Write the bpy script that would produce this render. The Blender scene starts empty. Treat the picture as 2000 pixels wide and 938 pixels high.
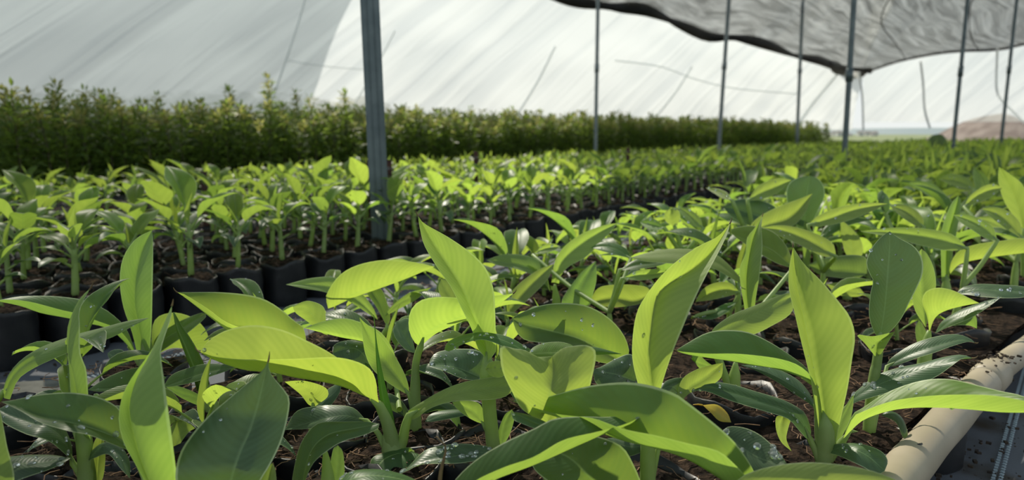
import bpy, math, random
import numpy as np
from mathutils import Vector, noise

# ------------------------------------------------------------------ camera, light
scn = bpy.context.scene
COL = scn.collection
F = 1400.0                      # focal length in pixels of the 2000 px wide frame
PITCH = math.atan(211.0 / F)
CAM = Vector((0, 0, 0.54))
SOIL = 0.14                     # height of the soil in the grow bags
cam_d = bpy.data.cameras.new('camera')
cam_d.sensor_width = 36.0
cam_d.lens = 36.0 * F / 2000.0
cam_d.clip_start = 0.02
cam_d.clip_end = 2000
cam_d.dof.use_dof = True
cam_d.dof.focus_distance = 0.92
cam_d.dof.aperture_fstop = 4.8
cam = bpy.data.objects.new('camera', cam_d)
cam.location = CAM
cam.rotation_euler = (math.pi / 2 - PITCH, 0, 0)
COL.objects.link(cam)
scn.camera = cam

scn.view_settings.view_transform = 'Standard'
scn.view_settings.look = 'None'
scn.view_settings.gamma = 1.0
scn.view_settings.use_curve_mapping = False
scn.view_settings.exposure = 0.1

world = bpy.data.worlds.new('hazy_sky')
scn.world = world
world.use_nodes = True
wn = world.node_tree
wn.nodes.clear()
w_out = wn.nodes.new('ShaderNodeOutputWorld')
w_bg = wn.nodes.new('ShaderNodeBackground')
w_tc = wn.nodes.new('ShaderNodeTexCoord')
w_sep = wn.nodes.new('ShaderNodeSeparateXYZ')
w_rmp = wn.nodes.new('ShaderNodeValToRGB')
wn.links.new(w_tc.outputs['Generated'], w_sep.inputs[0])
wn.links.new(w_sep.outputs['Z'], w_rmp.inputs[0])
wn.links.new(w_rmp.outputs[0], w_bg.inputs[0])
wn.links.new(w_bg.outputs[0], w_out.inputs[0])
cr = w_rmp.color_ramp
cr.elements[0].position = 0.0
cr.elements[0].color = (0.86, 0.89, 0.86, 1)
cr.elements[1].position = 0.6
cr.elements[1].color = (0.42, 0.52, 0.60, 1)
e = cr.elements.new(0.12)
e.color = (0.78, 0.86, 0.87, 1)
w_bg.inputs[1].default_value = 0.95

SUN_AZ = math.radians(-22)      # left of the view direction, behind the plants
SUN_EL = math.radians(47)
sun_d = bpy.data.lights.new('sun', 'SUN')
sun_d.energy = 4.7
sun_d.angle = math.radians(0.9)
sun_d.color = (1.0, 0.93, 0.78)
sun = bpy.data.objects.new('sun', sun_d)
sdir = Vector((math.sin(SUN_AZ) * math.cos(SUN_EL), math.cos(SUN_AZ) * math.cos(SUN_EL), math.sin(SUN_EL)))
sun.rotation_euler = sdir.to_track_quat('Z', 'Y').to_euler()
sun.location = sdir * 30
COL.objects.link(sun)

# ------------------------------------------------------------------ helpers
FWD = Vector((0, math.cos(PITCH), -math.sin(PITCH)))
UPV = Vector((0, math.sin(PITCH), math.cos(PITCH)))


def ray(px, py):
    return FWD + Vector((1, 0, 0)) * ((px - 1000.0) / F) + UPV * ((469.0 - py) / F)


def at(px, py, Y):
    d = ray(px, py)
    return CAM + d * (Y / d.y)


def on_z(px, py, z):
    d = ray(px, py)
    return CAM + d * ((z - CAM.z) / d.z)


def cr_sample(P, n, closed=False):
    """Catmull-Rom through P, resampled to n points evenly by length."""
    P = np.asarray(P, float)
    if len(P) == 2:
        t = np.linspace(0, 1, n)[:, None]
        return P[0] * (1 - t) + P[1] * t
    Q = np.vstack([2 * P[0] - P[1], P, 2 * P[-1] - P[-2]])
    out = []
    for i in range(1, len(Q) - 2):
        p0, p1, p2, p3 = Q[i - 1], Q[i], Q[i + 1], Q[i + 2]
        for t in np.linspace(0, 1, 12, endpoint=False):
            out.append(0.5 * ((2 * p1) + (-p0 + p2) * t + (2 * p0 - 5 * p1 + 4 * p2 - p3) * t * t
                              + (-p0 + 3 * p1 - 3 * p2 + p3) * t ** 3))
    out.append(P[-1])
    out = np.array(out)
    d = np.r_[0, np.cumsum(np.linalg.norm(np.diff(out, axis=0), axis=1))]
    if d[-1] < 1e-9:
        return np.repeat(P[:1], n, 0)
    s = np.linspace(0, d[-1], n)
    return np.stack([np.interp(s, d, out[:, k]) for k in range(out.shape[1])], 1)


class MB:
    """collects geometry for ONE mesh"""

    def __init__(s):
        s.v, s.f, s.uv, s.m, s.sm = [], [], [], [], []

    def face(s, idx, uvs=None, m=0, smooth=True):
        s.f.append(tuple(idx))
        s.uv.append(uvs or [(0.5, 0.5)] * len(idx))
        s.m.append(m)
        s.sm.append(smooth)

    def tube(s, path, radii, seg=8, m=0, cap=True, flat=1.0):
        P = [Vector(p) for p in path]
        n = len(P)
        if not hasattr(radii, '__len__'):
            radii = [radii] * n
        b = len(s.v)
        t0 = (P[1] - P[0]).normalized()
        ref = Vector((1, 0, 0)) if abs(t0.x) < 0.8 else Vector((0, 1, 0))
        side = t0.cross(ref).normalized()
        for i in range(n):
            t = (P[min(i + 1, n - 1)] - P[max(i - 1, 0)])
            if t.length < 1e-9:
                t = t0
            t = t.normalized()
            side = (side - t * side.dot(t))
            side = side.normalized() if side.length > 1e-6 else t.orthogonal().normalized()
            o = t.cross(side)
            for k in range(seg):
                a = 2 * math.pi * k / seg
                s.v.append(P[i] + (side * math.cos(a) + o * math.sin(a) * flat) * radii[i])
        for i in range(n - 1):
            for k in range(seg):
                k2 = (k + 1) % seg
                v0, v1 = i / (n - 1), (i + 1) / (n - 1)
                u0, u1 = k / seg, (k + 1) / seg
                s.face((b + i * seg + k, b + i * seg + k2, b + (i + 1) * seg + k2, b + (i + 1) * seg + k),
                       [(u0, v0), (u1, v0), (u1, v1), (u0, v1)], m)
        if cap:
            s.face(tuple(b + k for k in reversed(range(seg))), None, m)
            s.face(tuple(b + (n - 1) * seg + k for k in range(seg)), None, m)

    def box(s, c, size, rz=0.0, m=0):
        c = Vector(c)
        ca, sa = math.cos(rz), math.sin(rz)
        b = len(s.v)
        for z in (-.5, .5):
            for y in (-.5, .5):
                for x in (-.5, .5):
                    X, Y, Z = x * size[0], y * size[1], z * size[2]
                    s.v.append(c + Vector((X * ca - Y * sa, X * sa + Y * ca, Z)))
        for q in ((0, 2, 3, 1), (4, 5, 7, 6), (0, 1, 5, 4), (2, 6, 7, 3), (0, 4, 6, 2), (1, 3, 7, 5)):
            s.face([b + k for k in q], [(0, 0), (1, 0), (1, 1), (0, 1)], m, False)

    def extrude(s, poly, z0, z1, cx=0, cy=0, rz=0, m=0):
        ca, sa = math.cos(rz), math.sin(rz)
        b = len(s.v)
        n = len(poly)
        for z in (z0, z1):
            for x, y in poly:
                s.v.append(Vector((cx + x * ca - y * sa, cy + x * sa + y * ca, z)))
        for k in range(n):
            k2 = (k + 1) % n
            s.face((b + k, b + k2, b + n + k2, b + n + k), None, m, False)
        s.face([b + k for k in reversed(range(n))], None, m, False)
        s.face([b + n + k for k in range(n)], None, m, False)

    def lathe(s, prof, seg=20, m=0, c=(0, 0, 0), fn=None, cap_top=False, cap_bot=True):
        b = len(s.v)
        c = Vector(c)
        for i, (r, z) in enumerate(prof):
            for k in range(seg):
                a = 2 * math.pi * k / seg
                rr, zz = (r, z) if fn is None else fn(r, z, a, i)
                s.v.append(c + Vector((rr * math.cos(a), rr * math.sin(a), zz)))
        n = len(prof)
        for i in range(n - 1):
            for k in range(seg):
                k2 = (k + 1) % seg
                s.face((b + i * seg + k, b + i * seg + k2, b + (i + 1) * seg + k2, b + (i + 1) * seg + k),
                       [(k / seg, i / n), ((k + 1) / seg, i / n), ((k + 1) / seg, (i + 1) / n), (k / seg, (i + 1) / n)], m)
        if cap_bot:
            s.face([b + k for k in reversed(range(seg))], None, m)
        if cap_top:
            s.face([b + (n - 1) * seg + k for k in range(seg)], None, m)

    def loft(s, M, A, B, na=4, ba=0.0, bb=0.0, m=0, face=0, vw=None):
        """blade between edge A, midrib M and edge B (each N points). front side = upper side"""
        N = len(M)
        b = len(s.v)
        M, A, B = np.asarray(M), np.asarray(A), np.asarray(B)
        T = np.gradient(M, axis=0)
        grid = []
        for side, E, bu in ((0, A, ba), (1, B, bb)):
            W = E - M
            nr = np.cross(T, W)
            ln = np.linalg.norm(nr, axis=1, keepdims=True)
            nr = nr / np.maximum(ln, 1e-9)
            if vw is not None:      # bulge towards the viewer side given
                sg = np.sign(((np.asarray(vw) - M) * nr).sum(1, keepdims=True))
                nr = nr * np.where(sg == 0, 1, sg)
            elif side == 1:
                nr = -nr
            wl = np.linalg.norm(W, axis=1, keepdims=True)
            fr = np.linspace(0, 1, na + 1)
            grid.append([M + W * f + nr * wl * bu * (4 * f * (1 - f)) for f in fr])
        cols = grid[0][::-1] + grid[1][1:]          # A edge .. mid .. B edge
        nc = len(cols)
        for i in range(N):
            for c in cols:
                s.v.append(Vector(c[i]))
        flip = False
        if face:
            i = N // 2
            a = Vector(cols[0][i]); c = Vector(cols[na][i]); d = Vector(cols[na][min(i + 1, N - 1)])
            nrm = (c - a).cross(d - c)
            toc = (CAM - c)
            flip = (nrm.dot(toc) > 0) != (face > 0)
        for i in range(N - 1):
            for k in range(nc - 1):
                q = [b + i * nc + k, b + i * nc + k + 1, b + (i + 1) * nc + k + 1, b + (i + 1) * nc + k]
                u0, u1, v0, v1 = k / (nc - 1), (k + 1) / (nc - 1), i / (N - 1), (i + 1) / (N - 1)
                uv = [(u0, v0), (u1, v0), (u1, v1), (u0, v1)]
                if flip:
                    q.reverse(); uv.reverse()
                s.face(q, uv, m)

    def mesh(s, name, mats):
        me = bpy.data.meshes.new(name)
        me.from_pydata([tuple(v) for v in s.v], [], s.f)
        for mt in (mats if isinstance(mats, (list, tuple)) else [mats]):
            me.materials.append(mt)
        me.polygons.foreach_set('use_smooth', s.sm)
        me.polygons.foreach_set('material_index', s.m)
        uvl = me.uv_layers.new(name='UVMap')
        flat = [c for q in s.uv for p in q for c in p]
        uvl.data.foreach_set('uv', flat)
        me.update()
        return me

    def build(s, name, mats, parent=None):
        return link(name, s.mesh(name, mats), parent)


def link(name, data, parent=None):
    o = bpy.data.objects.new(name, data)
    COL.objects.link(o)
    if parent is not None:
        o.parent = parent
    return o


def tag(o, label=None, cat=None, group=None, kind=None):
    if label: o['label'] = label
    if cat: o['category'] = cat
    if group: o['group'] = group
    if kind: o['kind'] = kind
    return o


def empty(name, loc):
    o = bpy.data.objects.new(name, None)
    o.empty_display_size = 0.05
    o.location = loc
    COL.objects.link(o)
    return o


# ------------------------------------------------------------------ materials
def nt(name):
    m = bpy.data.materials.new(name)
    m.use_nodes = True
    t = m.node_tree
    t.nodes.clear()
    return m, t, t.nodes.new('ShaderNodeOutputMaterial')


class G:
    """tiny node helper"""

    def __init__(s, t): s.t = t

    def n(s, typ, **kw):
        x = s.t.nodes.new(typ)
        for k, v in kw.items():
            if k.startswith('i_'):
                x.inputs[k[2:].replace('_', ' ')].default_value = v
            else:
                setattr(x, k, v)
        return x

    def l(s, a, b): s.t.links.new(a, b)

    def math(s, op, a, b=None, c=None, clamp=False):
        x = s.t.nodes.new('ShaderNodeMath'); x.operation = op; x.use_clamp = clamp
        for i, v in enumerate((a, b, c)):
            if v is None: continue
            if hasattr(v, 'is_output'): s.l(v, x.inputs[i])
            else: x.inputs[i].default_value = v
        return x.outputs[0]

    def mix(s, f, a, b, blend='MIX'):
        x = s.t.nodes.new('ShaderNodeMix'); x.data_type = 'RGBA'; x.blend_type = blend
        for i, v in ((0, f), (6, a), (7, b)):
            if hasattr(v, 'is_output'): s.l(v, x.inputs[i])
            else: x.inputs[i].default_value = v if i == 0 or len(v) == 4 else (*v, 1)
        return x.outputs[2]

    def smooth(s, v, a, b):
        x = s.t.nodes.new('ShaderNodeMapRange'); x.interpolation_type = 'SMOOTHSTEP'
        s.l(v, x.inputs[0]); x.inputs[1].default_value = a; x.inputs[2].default_value = b
        return x.outputs[0]


def leaf_material(name, top, under, trans, tr_fac=0.5, rough=0.42):
    m, t, out = nt(name)
    g = G(t)
    tc = g.n('ShaderNodeTexCoord')
    sp = g.n('ShaderNodeSeparateXYZ'); g.l(tc.outputs['UV'], sp.inputs[0])
    a = g.math('ABSOLUTE', g.math('MULTIPLY', g.math('SUBTRACT', sp.outputs[0], 0.5), 2.0))
    rib = g.math('SUBTRACT', 1.0, g.smooth(a, 0.0, 0.055))
    rib_in = g.math('MULTIPLY', rib, g.math('SUBTRACT', 1.0, g.math('MULTIPLY', sp.outputs[1], 0.6)))
    edge = g.smooth(a, 0.945, 0.975)
    oi = g.n('ShaderNodeObjectInfo')
    # side veins sweeping from midrib to edge
    ph = g.math('SUBTRACT', g.math('MULTIPLY', sp.outputs[1], 60.0), g.math('MULTIPLY', g.math('POWER', a, 1.3), 13.0))
    nz = g.n('ShaderNodeTexNoise'); nz.inputs['Scale'].default_value = 26.0; nz.inputs['Detail'].default_value = 4.0
    g.l(tc.outputs['Object'], nz.inputs['Vector'])
    ph2 = g.math('ADD', g.math('MULTIPLY', ph, 2.2), g.math('MULTIPLY', nz.outputs[0], 3.0))
    vein = g.math('MULTIPLY', g.math('ADD', g.math('SINE', ph2), 1.0), 0.5)
    wide = g.math('MULTIPLY', g.math('ADD', g.math('SINE', g.math('MULTIPLY', ph, 0.55)), 1.0), 0.5)
    vv = g.math('ADD', g.math('MULTIPLY', vein, 0.5), g.math('MULTIPLY', wide, 0.5))
    geo = g.n('ShaderNodeNewGeometry')
    bf = geo.outputs['Backfacing']
    nz2 = g.n('ShaderNodeTexNoise'); nz2.inputs['Scale'].default_value = 9.0; nz2.inputs['Detail'].default_value = 2.0
    g.l(tc.outputs['Object'], nz2.inputs['Vector'])
    topc = g.mix(g.math('MULTIPLY', vv, 0.5), top, tuple(c * 1.9 for c in top))
    topc = g.mix(g.math('MULTIPLY', rib, 0.75), topc, tuple(min(1, c * 1.35) for c in under))
    undc = g.mix(g.math('MULTIPLY', vv, 0.4), under, tuple(c * 0.72 for c in under))
    undc = g.mix(g.math('MULTIPLY', rib_in, 0.6), undc, tuple(min(1, c * 1.45) for c in under))
    base = g.mix(bf, topc, undc)
    base = g.mix(g.math('MULTIPLY', edge, 0.85), base, (0.52, 0.60, 0.34))
    val = g.math('ADD', 0.80, g.math('ADD', g.math('MULTIPLY', nz2.outputs[0], 0.2), g.math('MULTIPLY', oi.outputs['Random'], 0.2)))
    hsv = g.n('ShaderNodeHueSaturation')
    g.l(base, hsv.inputs['Color']); g.l(val, hsv.inputs['Value'])
    g.l(g.math('ADD', 0.488, g.math('MULTIPLY', oi.outputs['Random'], 0.022)), hsv.inputs['Hue'])
    p = g.n('ShaderNodeBsdfPrincipled')
    g.l(hsv.outputs[0], p.inputs['Base Color'])
    g.l(g.math('ADD', g.math('MULTIPLY', bf, 0.18), rough), p.inputs['Roughness'])
    p.inputs['Specular IOR Level'].default_value = 0.36
    bmp = g.n('ShaderNodeBump'); bmp.inputs['Strength'].default_value = 0.09; bmp.inputs['Distance'].default_value = 0.0012
    g.l(g.math('ADD', vein, g.math('MULTIPLY', rib, -2.0)), bmp.inputs['Height'])
    g.l(bmp.outputs[0], p.inputs['Normal'])
    tr = g.n('ShaderNodeBsdfTranslucent')
    tcol = g.mix(g.math('MULTIPLY', vv, 0.32), trans, (trans[0] * 0.55, trans[1] * 0.68, trans[2] * 0.6))
    tcol = g.mix(g.math('MULTIPLY', rib, 0.35), tcol, (trans[0] * 0.6, trans[1] * 0.75, trans[2]))
    h2 = g.n('ShaderNodeHueSaturation'); g.l(tcol, h2.inputs['Color']); g.l(val, h2.inputs['Value'])
    g.l(g.math('ADD', 0.49, g.math('MULTIPLY', oi.outputs['Random'], 0.018)), h2.inputs['Hue'])
    g.l(h2.outputs[0], tr.inputs['Color'])
    mx = g.n('ShaderNodeMixShader'); mx.inputs[0].default_value = tr_fac
    g.l(p.outputs[0], mx.inputs[1]); g.l(tr.outputs[0], mx.inputs[2])
    g.l(mx.outputs[0], out.inputs[0])
    return m


def simple(name, c1, c2=None, scale=20.0, rough=0.6, bump=0.0, spec=0.5, metal=0.0, detail=4.0, dist=0.003, trans=None, trf=0.3):
    m, t, out = nt(name)
    g = G(t)
    tc = g.n('ShaderNodeTexCoord')
    nz = g.n('ShaderNodeTexNoise'); nz.inputs['Scale'].default_value = scale; nz.inputs['Detail'].default_value = detail
    g.l(tc.outputs['Object'], nz.inputs['Vector'])
    p = g.n('ShaderNodeBsdfPrincipled')
    f = g.smooth(nz.outputs[0], 0.32, 0.68)
    col = g.mix(f, c1, c2 or c1)
    g.l(col, p.inputs['Base Color'])
    p.inputs['Roughness'].default_value = rough
    p.inputs['Specular IOR Level'].default_value = spec
    p.inputs['Metallic'].default_value = metal
    if bump:
        b = g.n('ShaderNodeBump'); b.inputs['Strength'].default_value = bump; b.inputs['Distance'].default_value = dist
        g.l(nz.outputs[0], b.inputs['Height']); g.l(b.outputs[0], p.inputs['Normal'])
    if trans:
        tr = g.n('ShaderNodeBsdfTranslucent'); tr.inputs[0].default_value = (*trans, 1)
        mx = g.n('ShaderNodeMixShader'); mx.inputs[0].default_value = trf
        g.l(p.outputs[0], mx.inputs[1]); g.l(tr.outputs[0], mx.inputs[2]); g.l(mx.outputs[0], out.inputs[0])
    else:
        g.l(p.outputs[0], out.inputs[0])
    return m


M_YOUNG = leaf_material('leaf_young_green', (0.080, 0.150, 0.030), (0.255, 0.350, 0.120), (0.55, 0.74, 0.095), 0.52)
M_MID = leaf_material('leaf_mid_green', (0.046, 0.098, 0.032), (0.205, 0.295, 0.110), (0.39, 0.60, 0.075), 0.46)
M_OLD = leaf_material('leaf_old_bluish', (0.056, 0.098, 0.048), (0.135, 0.200, 0.095), (0.15, 0.26, 0.05), 0.32, 0.38)
M_STEM = simple('stem_green', (0.24, 0.33, 0.11), (0.31, 0.41, 0.16), 30, 0.45, 0.1, trans=(0.5, 0.68, 0.10), trf=0.35)
M_TIP = simple('dry_tip', (0.09, 0.06, 0.025), (0.16, 0.11, 0.04), 80, 0.8)
M_YEL = simple('yellowed_leaf', (0.62, 0.42, 0.04), (0.40, 0.38, 0.05), 45, 0.5, trans=(0.7, 0.5, 0.05), trf=0.4)
M_BAG = simple('black_polythene', (0.010, 0.011, 0.013), (0.020, 0.021, 0.024), 14, 0.44, 0.6, 0.4, dist=0.006)
M_SOIL = simple('coir_soil', (0.006, 0.004, 0.003), (0.042, 0.027, 0.018), 75, 0.95, 1.0, 0.1, detail=10, dist=0.02)
M_FIB = simple('coir_fibre', (0.12, 0.065, 0.035), (0.22, 0.13, 0.07), 60, 0.9)
M_PIPE = simple('tan_pipe', (0.29, 0.245, 0.175), (0.37, 0.315, 0.235), 9, 0.5, 0.15, 0.4, dist=0.002)
M_DIRT = simple('dirt', (0.02, 0.014, 0.010), (0.06, 0.04, 0.025), 120, 0.95, 0.8)
M_STEEL = simple('painted_steel', (0.085, 0.115, 0.125), (0.13, 0.165, 0.175), 12, 0.42, 0.05, 0.5, 0.35)
M_RUST = simple('rusty_stake', (0.035, 0.016, 0.012), (0.08, 0.03, 0.02), 30, 0.8, 0.3)
M_STEEL_HAZED = simple('hazed_steel_pole', (0.20, 0.24, 0.25), (0.26, 0.30, 0.31), 12, 0.45, 0.0, 0.5, 0.2)  # paler steel for the far poles, distance haze put into the colour
M_WIRE = simple('grey_cord', (0.16, 0.17, 0.17), (0.24, 0.25, 0.25), 20, 0.7)
M_SAP_A = simple('sapling_leaf', (0.075, 0.125, 0.030), (0.135, 0.200, 0.050), 3.0, 0.5, trans=(0.34, 0.48, 0.07), trf=0.45)
M_SAP_T = simple('sapling_tip', (0.19, 0.23, 0.06), (0.30, 0.24, 0.11), 6.0, 0.5, trans=(0.55, 0.55, 0.16), trf=0.45)
M_BARK = simple('sapling_stem', (0.06, 0.045, 0.025), (0.10, 0.09, 0.04), 30, 0.8)
M_MOUND = simple('spoil_mound', (0.17, 0.135, 0.12), (0.27, 0.225, 0.20), 1.2, 0.95, 0.6, 0.1, dist=0.2, detail=8)
M_FARG = simple('far_grass', (0.16, 0.20, 0.08), (0.24, 0.26, 0.13), 0.3, 0.95)
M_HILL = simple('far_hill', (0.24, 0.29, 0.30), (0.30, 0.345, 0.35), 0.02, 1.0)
M_TREE = simple('far_tree', (0.12, 0.145, 0.095), (0.17, 0.19, 0.13), 0.8, 0.9)
M_HOUSE = simple('house_wall', (0.60, 0.60, 0.60), (0.50, 0.48, 0.46), 0.2, 0.9)
M_ROOF = simple('house_roof', (0.22, 0.19, 0.19), (0.30, 0.24, 0.22), 0.2, 0.9)
M_PLANK = simple('weathered_board', (0.085, 0.085, 0.070), (0.16, 0.155, 0.13), 18, 0.9, 0.4)

# bare ground
M_GROUND = simple('bare_ground', (0.06, 0.045, 0.03), (0.13, 0.11, 0.06), 1.5, 0.95, 0.5, 0.1, detail=8)

# woven ground cover
M_MAT, t, out = nt('woven_ground_cover')
g = G(t)
tc = g.n('ShaderNodeTexCoord')
mp = g.n('ShaderNodeMapping'); mp.inputs['Scale'].default_value = (420, 420, 1)
g.l(tc.outputs['UV'], mp.inputs[0])
ck = g.n('ShaderNodeTexChecker'); ck.inputs['Scale'].default_value = 1.0
g.l(mp.outputs[0], ck.inputs['Vector'])
nz = g.n('ShaderNodeTexNoise'); nz.inputs['Scale'].default_value = 6; nz.inputs['Detail'].default_value = 6
g.l(tc.outputs['UV'], nz.inputs['Vector'])
c1 = g.mix(ck.outputs[1], (0.085, 0.092, 0.108), (0.135, 0.145, 0.165))
c2 = g.mix(g.smooth(nz.outputs[0], 0.52, 0.72), c1, (0.045, 0.033, 0.022))
p = g.n('ShaderNodeBsdfPrincipled'); g.l(c2, p.inputs['Base Color']); p.inputs['Roughness'].default_value = 0.58; p.inputs['Specular IOR Level'].default_value = 0.3
bm_ = g.n('ShaderNodeBump'); bm_.inputs['Strength'].default_value = 0.4; bm_.inputs['Distance'].default_value = 0.001
g.l(ck.outputs[1], bm_.inputs['Height']); g.l(bm_.outputs[0], p.inputs['Normal'])
g.l(p.outputs[0], out.inputs[0])

M_STITCH = simple('stitch_thread', (0.34, 0.42, 0.46), (0.28, 0.34, 0.38), 20, 0.6)

# greenhouse film
def film_material(name, c_lo, c_hi, clear):
    m, t, out = nt(name)
    g = G(t)
    tc = g.n('ShaderNodeTexCoord')
    mp = g.n('ShaderNodeMapping'); mp.inputs['Rotation'].default_value = (0, 0, math.radians(-48))
    g.l(tc.outputs['UV'], mp.inputs[0])
    mp2 = g.n('ShaderNodeMapping'); mp2.inputs['Scale'].default_value = (0.10, 1.1, 1)
    g.l(mp.outputs[0], mp2.inputs[0])
    nz = g.n('ShaderNodeTexNoise'); nz.inputs['Scale'].default_value = 1.6; nz.inputs['Detail'].default_value = 3; nz.inputs['Distortion'].default_value = 0.5
    g.l(mp2.outputs[0], nz.inputs['Vector'])
    nb = g.n('ShaderNodeBump'); nb.inputs['Strength'].default_value = 0.7; nb.inputs['Distance'].default_value = 0.25
    g.l(nz.outputs[0], nb.inputs['Height'])
    df = g.n('ShaderNodeBsdfDiffuse'); df.inputs[0].default_value = (*c_hi, 1)
    trl = g.n('ShaderNodeBsdfTranslucent')
    g.l(g.mix(g.smooth(nz.outputs[0], 0.42, 0.66), c_hi, c_lo), trl.inputs[0])
    gl = g.n('ShaderNodeBsdfGlossy'); gl.inputs['Roughness'].default_value = 0.35; gl.inputs[0].default_value = (0.9, 0.9, 0.9, 1)
    for n_ in (df, trl, gl):
        g.l(nb.outputs[0], n_.inputs['Normal'])
    tp = g.n('ShaderNodeBsdfTransparent')
    m1 = g.n('ShaderNodeMixShader'); m1.inputs[0].default_value = 0.62
    g.l(df.outputs[0], m1.inputs[1]); g.l(trl.outputs[0], m1.inputs[2])
    m2 = g.n('ShaderNodeMixShader'); m2.inputs[0].default_value = 0.05
    g.l(m1.outputs[0], m2.inputs[1]); g.l(gl.outputs[0], m2.inputs[2])
    m3 = g.n('ShaderNodeMixShader'); m3.inputs[0].default_value = clear
    g.l(m2.outputs[0], m3.inputs[1]); g.l(tp.outputs[0], m3.inputs[2])
    g.l(m3.outputs[0], out.inputs[0])
    return m


M_FILM = film_material('greenhouse_film', (0.72, 0.75, 0.75), (0.90, 0.92, 0.90), 0.34)
M_FILM_GREY = film_material('grey_greenhouse_film', (0.36, 0.40, 0.42), (0.46, 0.51, 0.53), 0.10)  # greyer and less clear than the other films
M_FILM_THIN = film_material('thin_greenhouse_film', (0.80, 0.82, 0.80), (0.92, 0.93, 0.90), 0.55)

# black shade net: threads let part of the light through
M_NET, t, out = nt('black_shade_net')
g = G(t)
tc = g.n('ShaderNodeTexCoord')
mp = g.n('ShaderNodeMapping'); mp.inputs['Scale'].default_value = (1.6, 7, 1); mp.inputs['Rotation'].default_value = (0, 0, 0.25)
g.l(tc.outputs['UV'], mp.inputs[0])
nz = g.n('ShaderNodeTexNoise'); nz.inputs['Scale'].default_value = 2.2; nz.inputs['Detail'].default_value = 6; nz.inputs['Distortion'].default_value = 1.0
g.l(mp.outputs[0], nz.inputs['Vector'])
df = g.n('ShaderNodeBsdfPrincipled'); df.inputs['Base Color'].default_value = (0.03, 0.03, 0.033, 1); df.inputs['Roughness'].default_value = 0.6
tp = g.n('ShaderNodeBsdfTransparent')
mr = g.n('ShaderNodeMapRange'); g.l(nz.outputs[0], mr.inputs[0])
mr.inputs[1].default_value = 0.3; mr.inputs[2].default_value = 0.7; mr.inputs[3].default_value = 0.50; mr.inputs[4].default_value = 0.86
mx = g.n('ShaderNodeMixShader'); g.l(mr.outputs[0], mx.inputs[0])
g.l(tp.outputs[0], mx.inputs[1]); g.l(df.outputs[0], mx.inputs[2]); g.l(mx.outputs[0], out.inputs[0])
M_NET_UNSEEN = M_NET.copy(); M_NET_UNSEEN.name = 'unseen_shade_net'  # thinner copy for the unseen net added to shade the lower left
for n_ in M_NET_UNSEEN.node_tree.nodes:
    if n_.type == 'MAP_RANGE':
        n_.inputs[3].default_value = 0.40; n_.inputs[4].default_value = 0.58
M_NETD = simple('gathered_net', (0.012, 0.012, 0.014), (0.025, 0.025, 0.028), 30, 0.7, 0.5)

# water
M_WATER, t, out = nt('water_drop')
g = G(t)
p = g.n('ShaderNodeBsdfPrincipled')
p.inputs['Base Color'].default_value = (0.9, 0.95, 0.95, 1); p.inputs['Roughness'].default_value = 0.02
p.inputs['IOR'].default_value = 1.33; p.inputs['Transmission Weight'].default_value = 0.9
p.inputs['Specular IOR Level'].default_value = 0.8
g.l(p.outputs[0], out.inputs[0])

# ------------------------------------------------------------------ layout of the beds
U = Vector((0.59, 0.81, 0)).normalized()       # along the beds
NR = Vector((U.y, -U.x, 0))                    # across the beds, towards the viewer's right
P0 = Vector((-0.48, 2.41, 0))                  # on the front edge of the middle bed


def bed(off, t, z=0.0):
    p = P0 + NR * off + U * t
    return Vector((p.x, p.y, z))


def coords(p):
    d = Vector((p.x, p.y, 0)) - P0
    return d.dot(NR), d.dot(U)


def project(p):
    d = Vector(p) - CAM
    z = d.dot(FWD)
    return (1000 + F * d.x / z, 469 - F * d.dot(UPV) / z, z)


# ground
random.seed(4)
b = MB()
b.v = [Vector((-60, -6, -0.012)), Vector((90, -6, -0.012)), Vector((90, 130, -0.012)), Vector((-60, 130, -0.012))]
b.face((0, 1, 2, 3), [(0, 0), (1, 0), (1, 1), (0, 1)], 0, False)
tag(b.build('ground', M_GROUND), 'bare brown ground under and beyond the nursery beds', kind='structure')


def strip_mat(name, o0, o1, t0, t1, label, sag=0.006):
    """woven ground cover sheet laid along the beds"""
    m = MB()
    no, nt_ = 10, 90
    for i in range(nt_ + 1):
        for j in range(no + 1):
            t = t0 + (t1 - t0) * (i / nt_) ** 1.6
            o = o0 + (o1 - o0) * j / no
            z = 0.003 + sag * (noise.noise(Vector((o * 5, t * 4, 0))) + 0.8)
            m.v.append(bed(o, t, z))
    for i in range(nt_):
        for j in range(no):
            q = [i * (no + 1) + j, i * (no + 1) + j + 1, (i + 1) * (no + 1) + j + 1, (i + 1) * (no + 1) + j]
            uv = []
            for k in q:
                o, t = coords(m.v[k])
                uv.append((o, t))
            m.face(q, uv)
    return tag(m.build(name, M_MAT), label, kind='structure')


mat1 = strip_mat('path', -0.06, 0.72, -2.6, 26, 'grey woven ground cover on the narrow path between near and middle bed')
mat2 = strip_mat('path', 1.55, 3.6, -2.2, 26, 'grey woven ground cover with pale stitching right of the pale pipe')
mat3 = strip_mat('path', -1.80, -1.30, -3.2, 26, 'dark ground cover between the middle bed and the bed behind it')


def stitches(o, t0, t1, parent, o2=None):
    m = MB()
    n = int((t1 - t0) / 0.011)
    o2 = o if o2 is None else o2
    for k in range(n):
        f = k / n
        for s_ in (-1, 1):
            c = bed(o + (o2 - o) * f + s_ * 0.0045, t0 + (t1 - t0) * f, 0.0175)
            m.box(c, (0.0052, 0.0048, 0.002), 0.5 * s_)
    x = m.build('stitching', M_STITCH, parent)
    x['kind'] = 'stuff'


stitches(0.20, -1.6, 2.2, mat1)
s0 = coords(on_z(1945, 945, 0.015)); s1 = coords(on_z(1992, 770, 0.015))
stitches(s0[0] - (s1[0]-s0[0])*0.3, s0[1] - (s1[1]-s0[1])*0.3, s1[1] + (s1[1] - s0[1]), mat2, s1[0] + (s1[0] - s0[0]))

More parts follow.
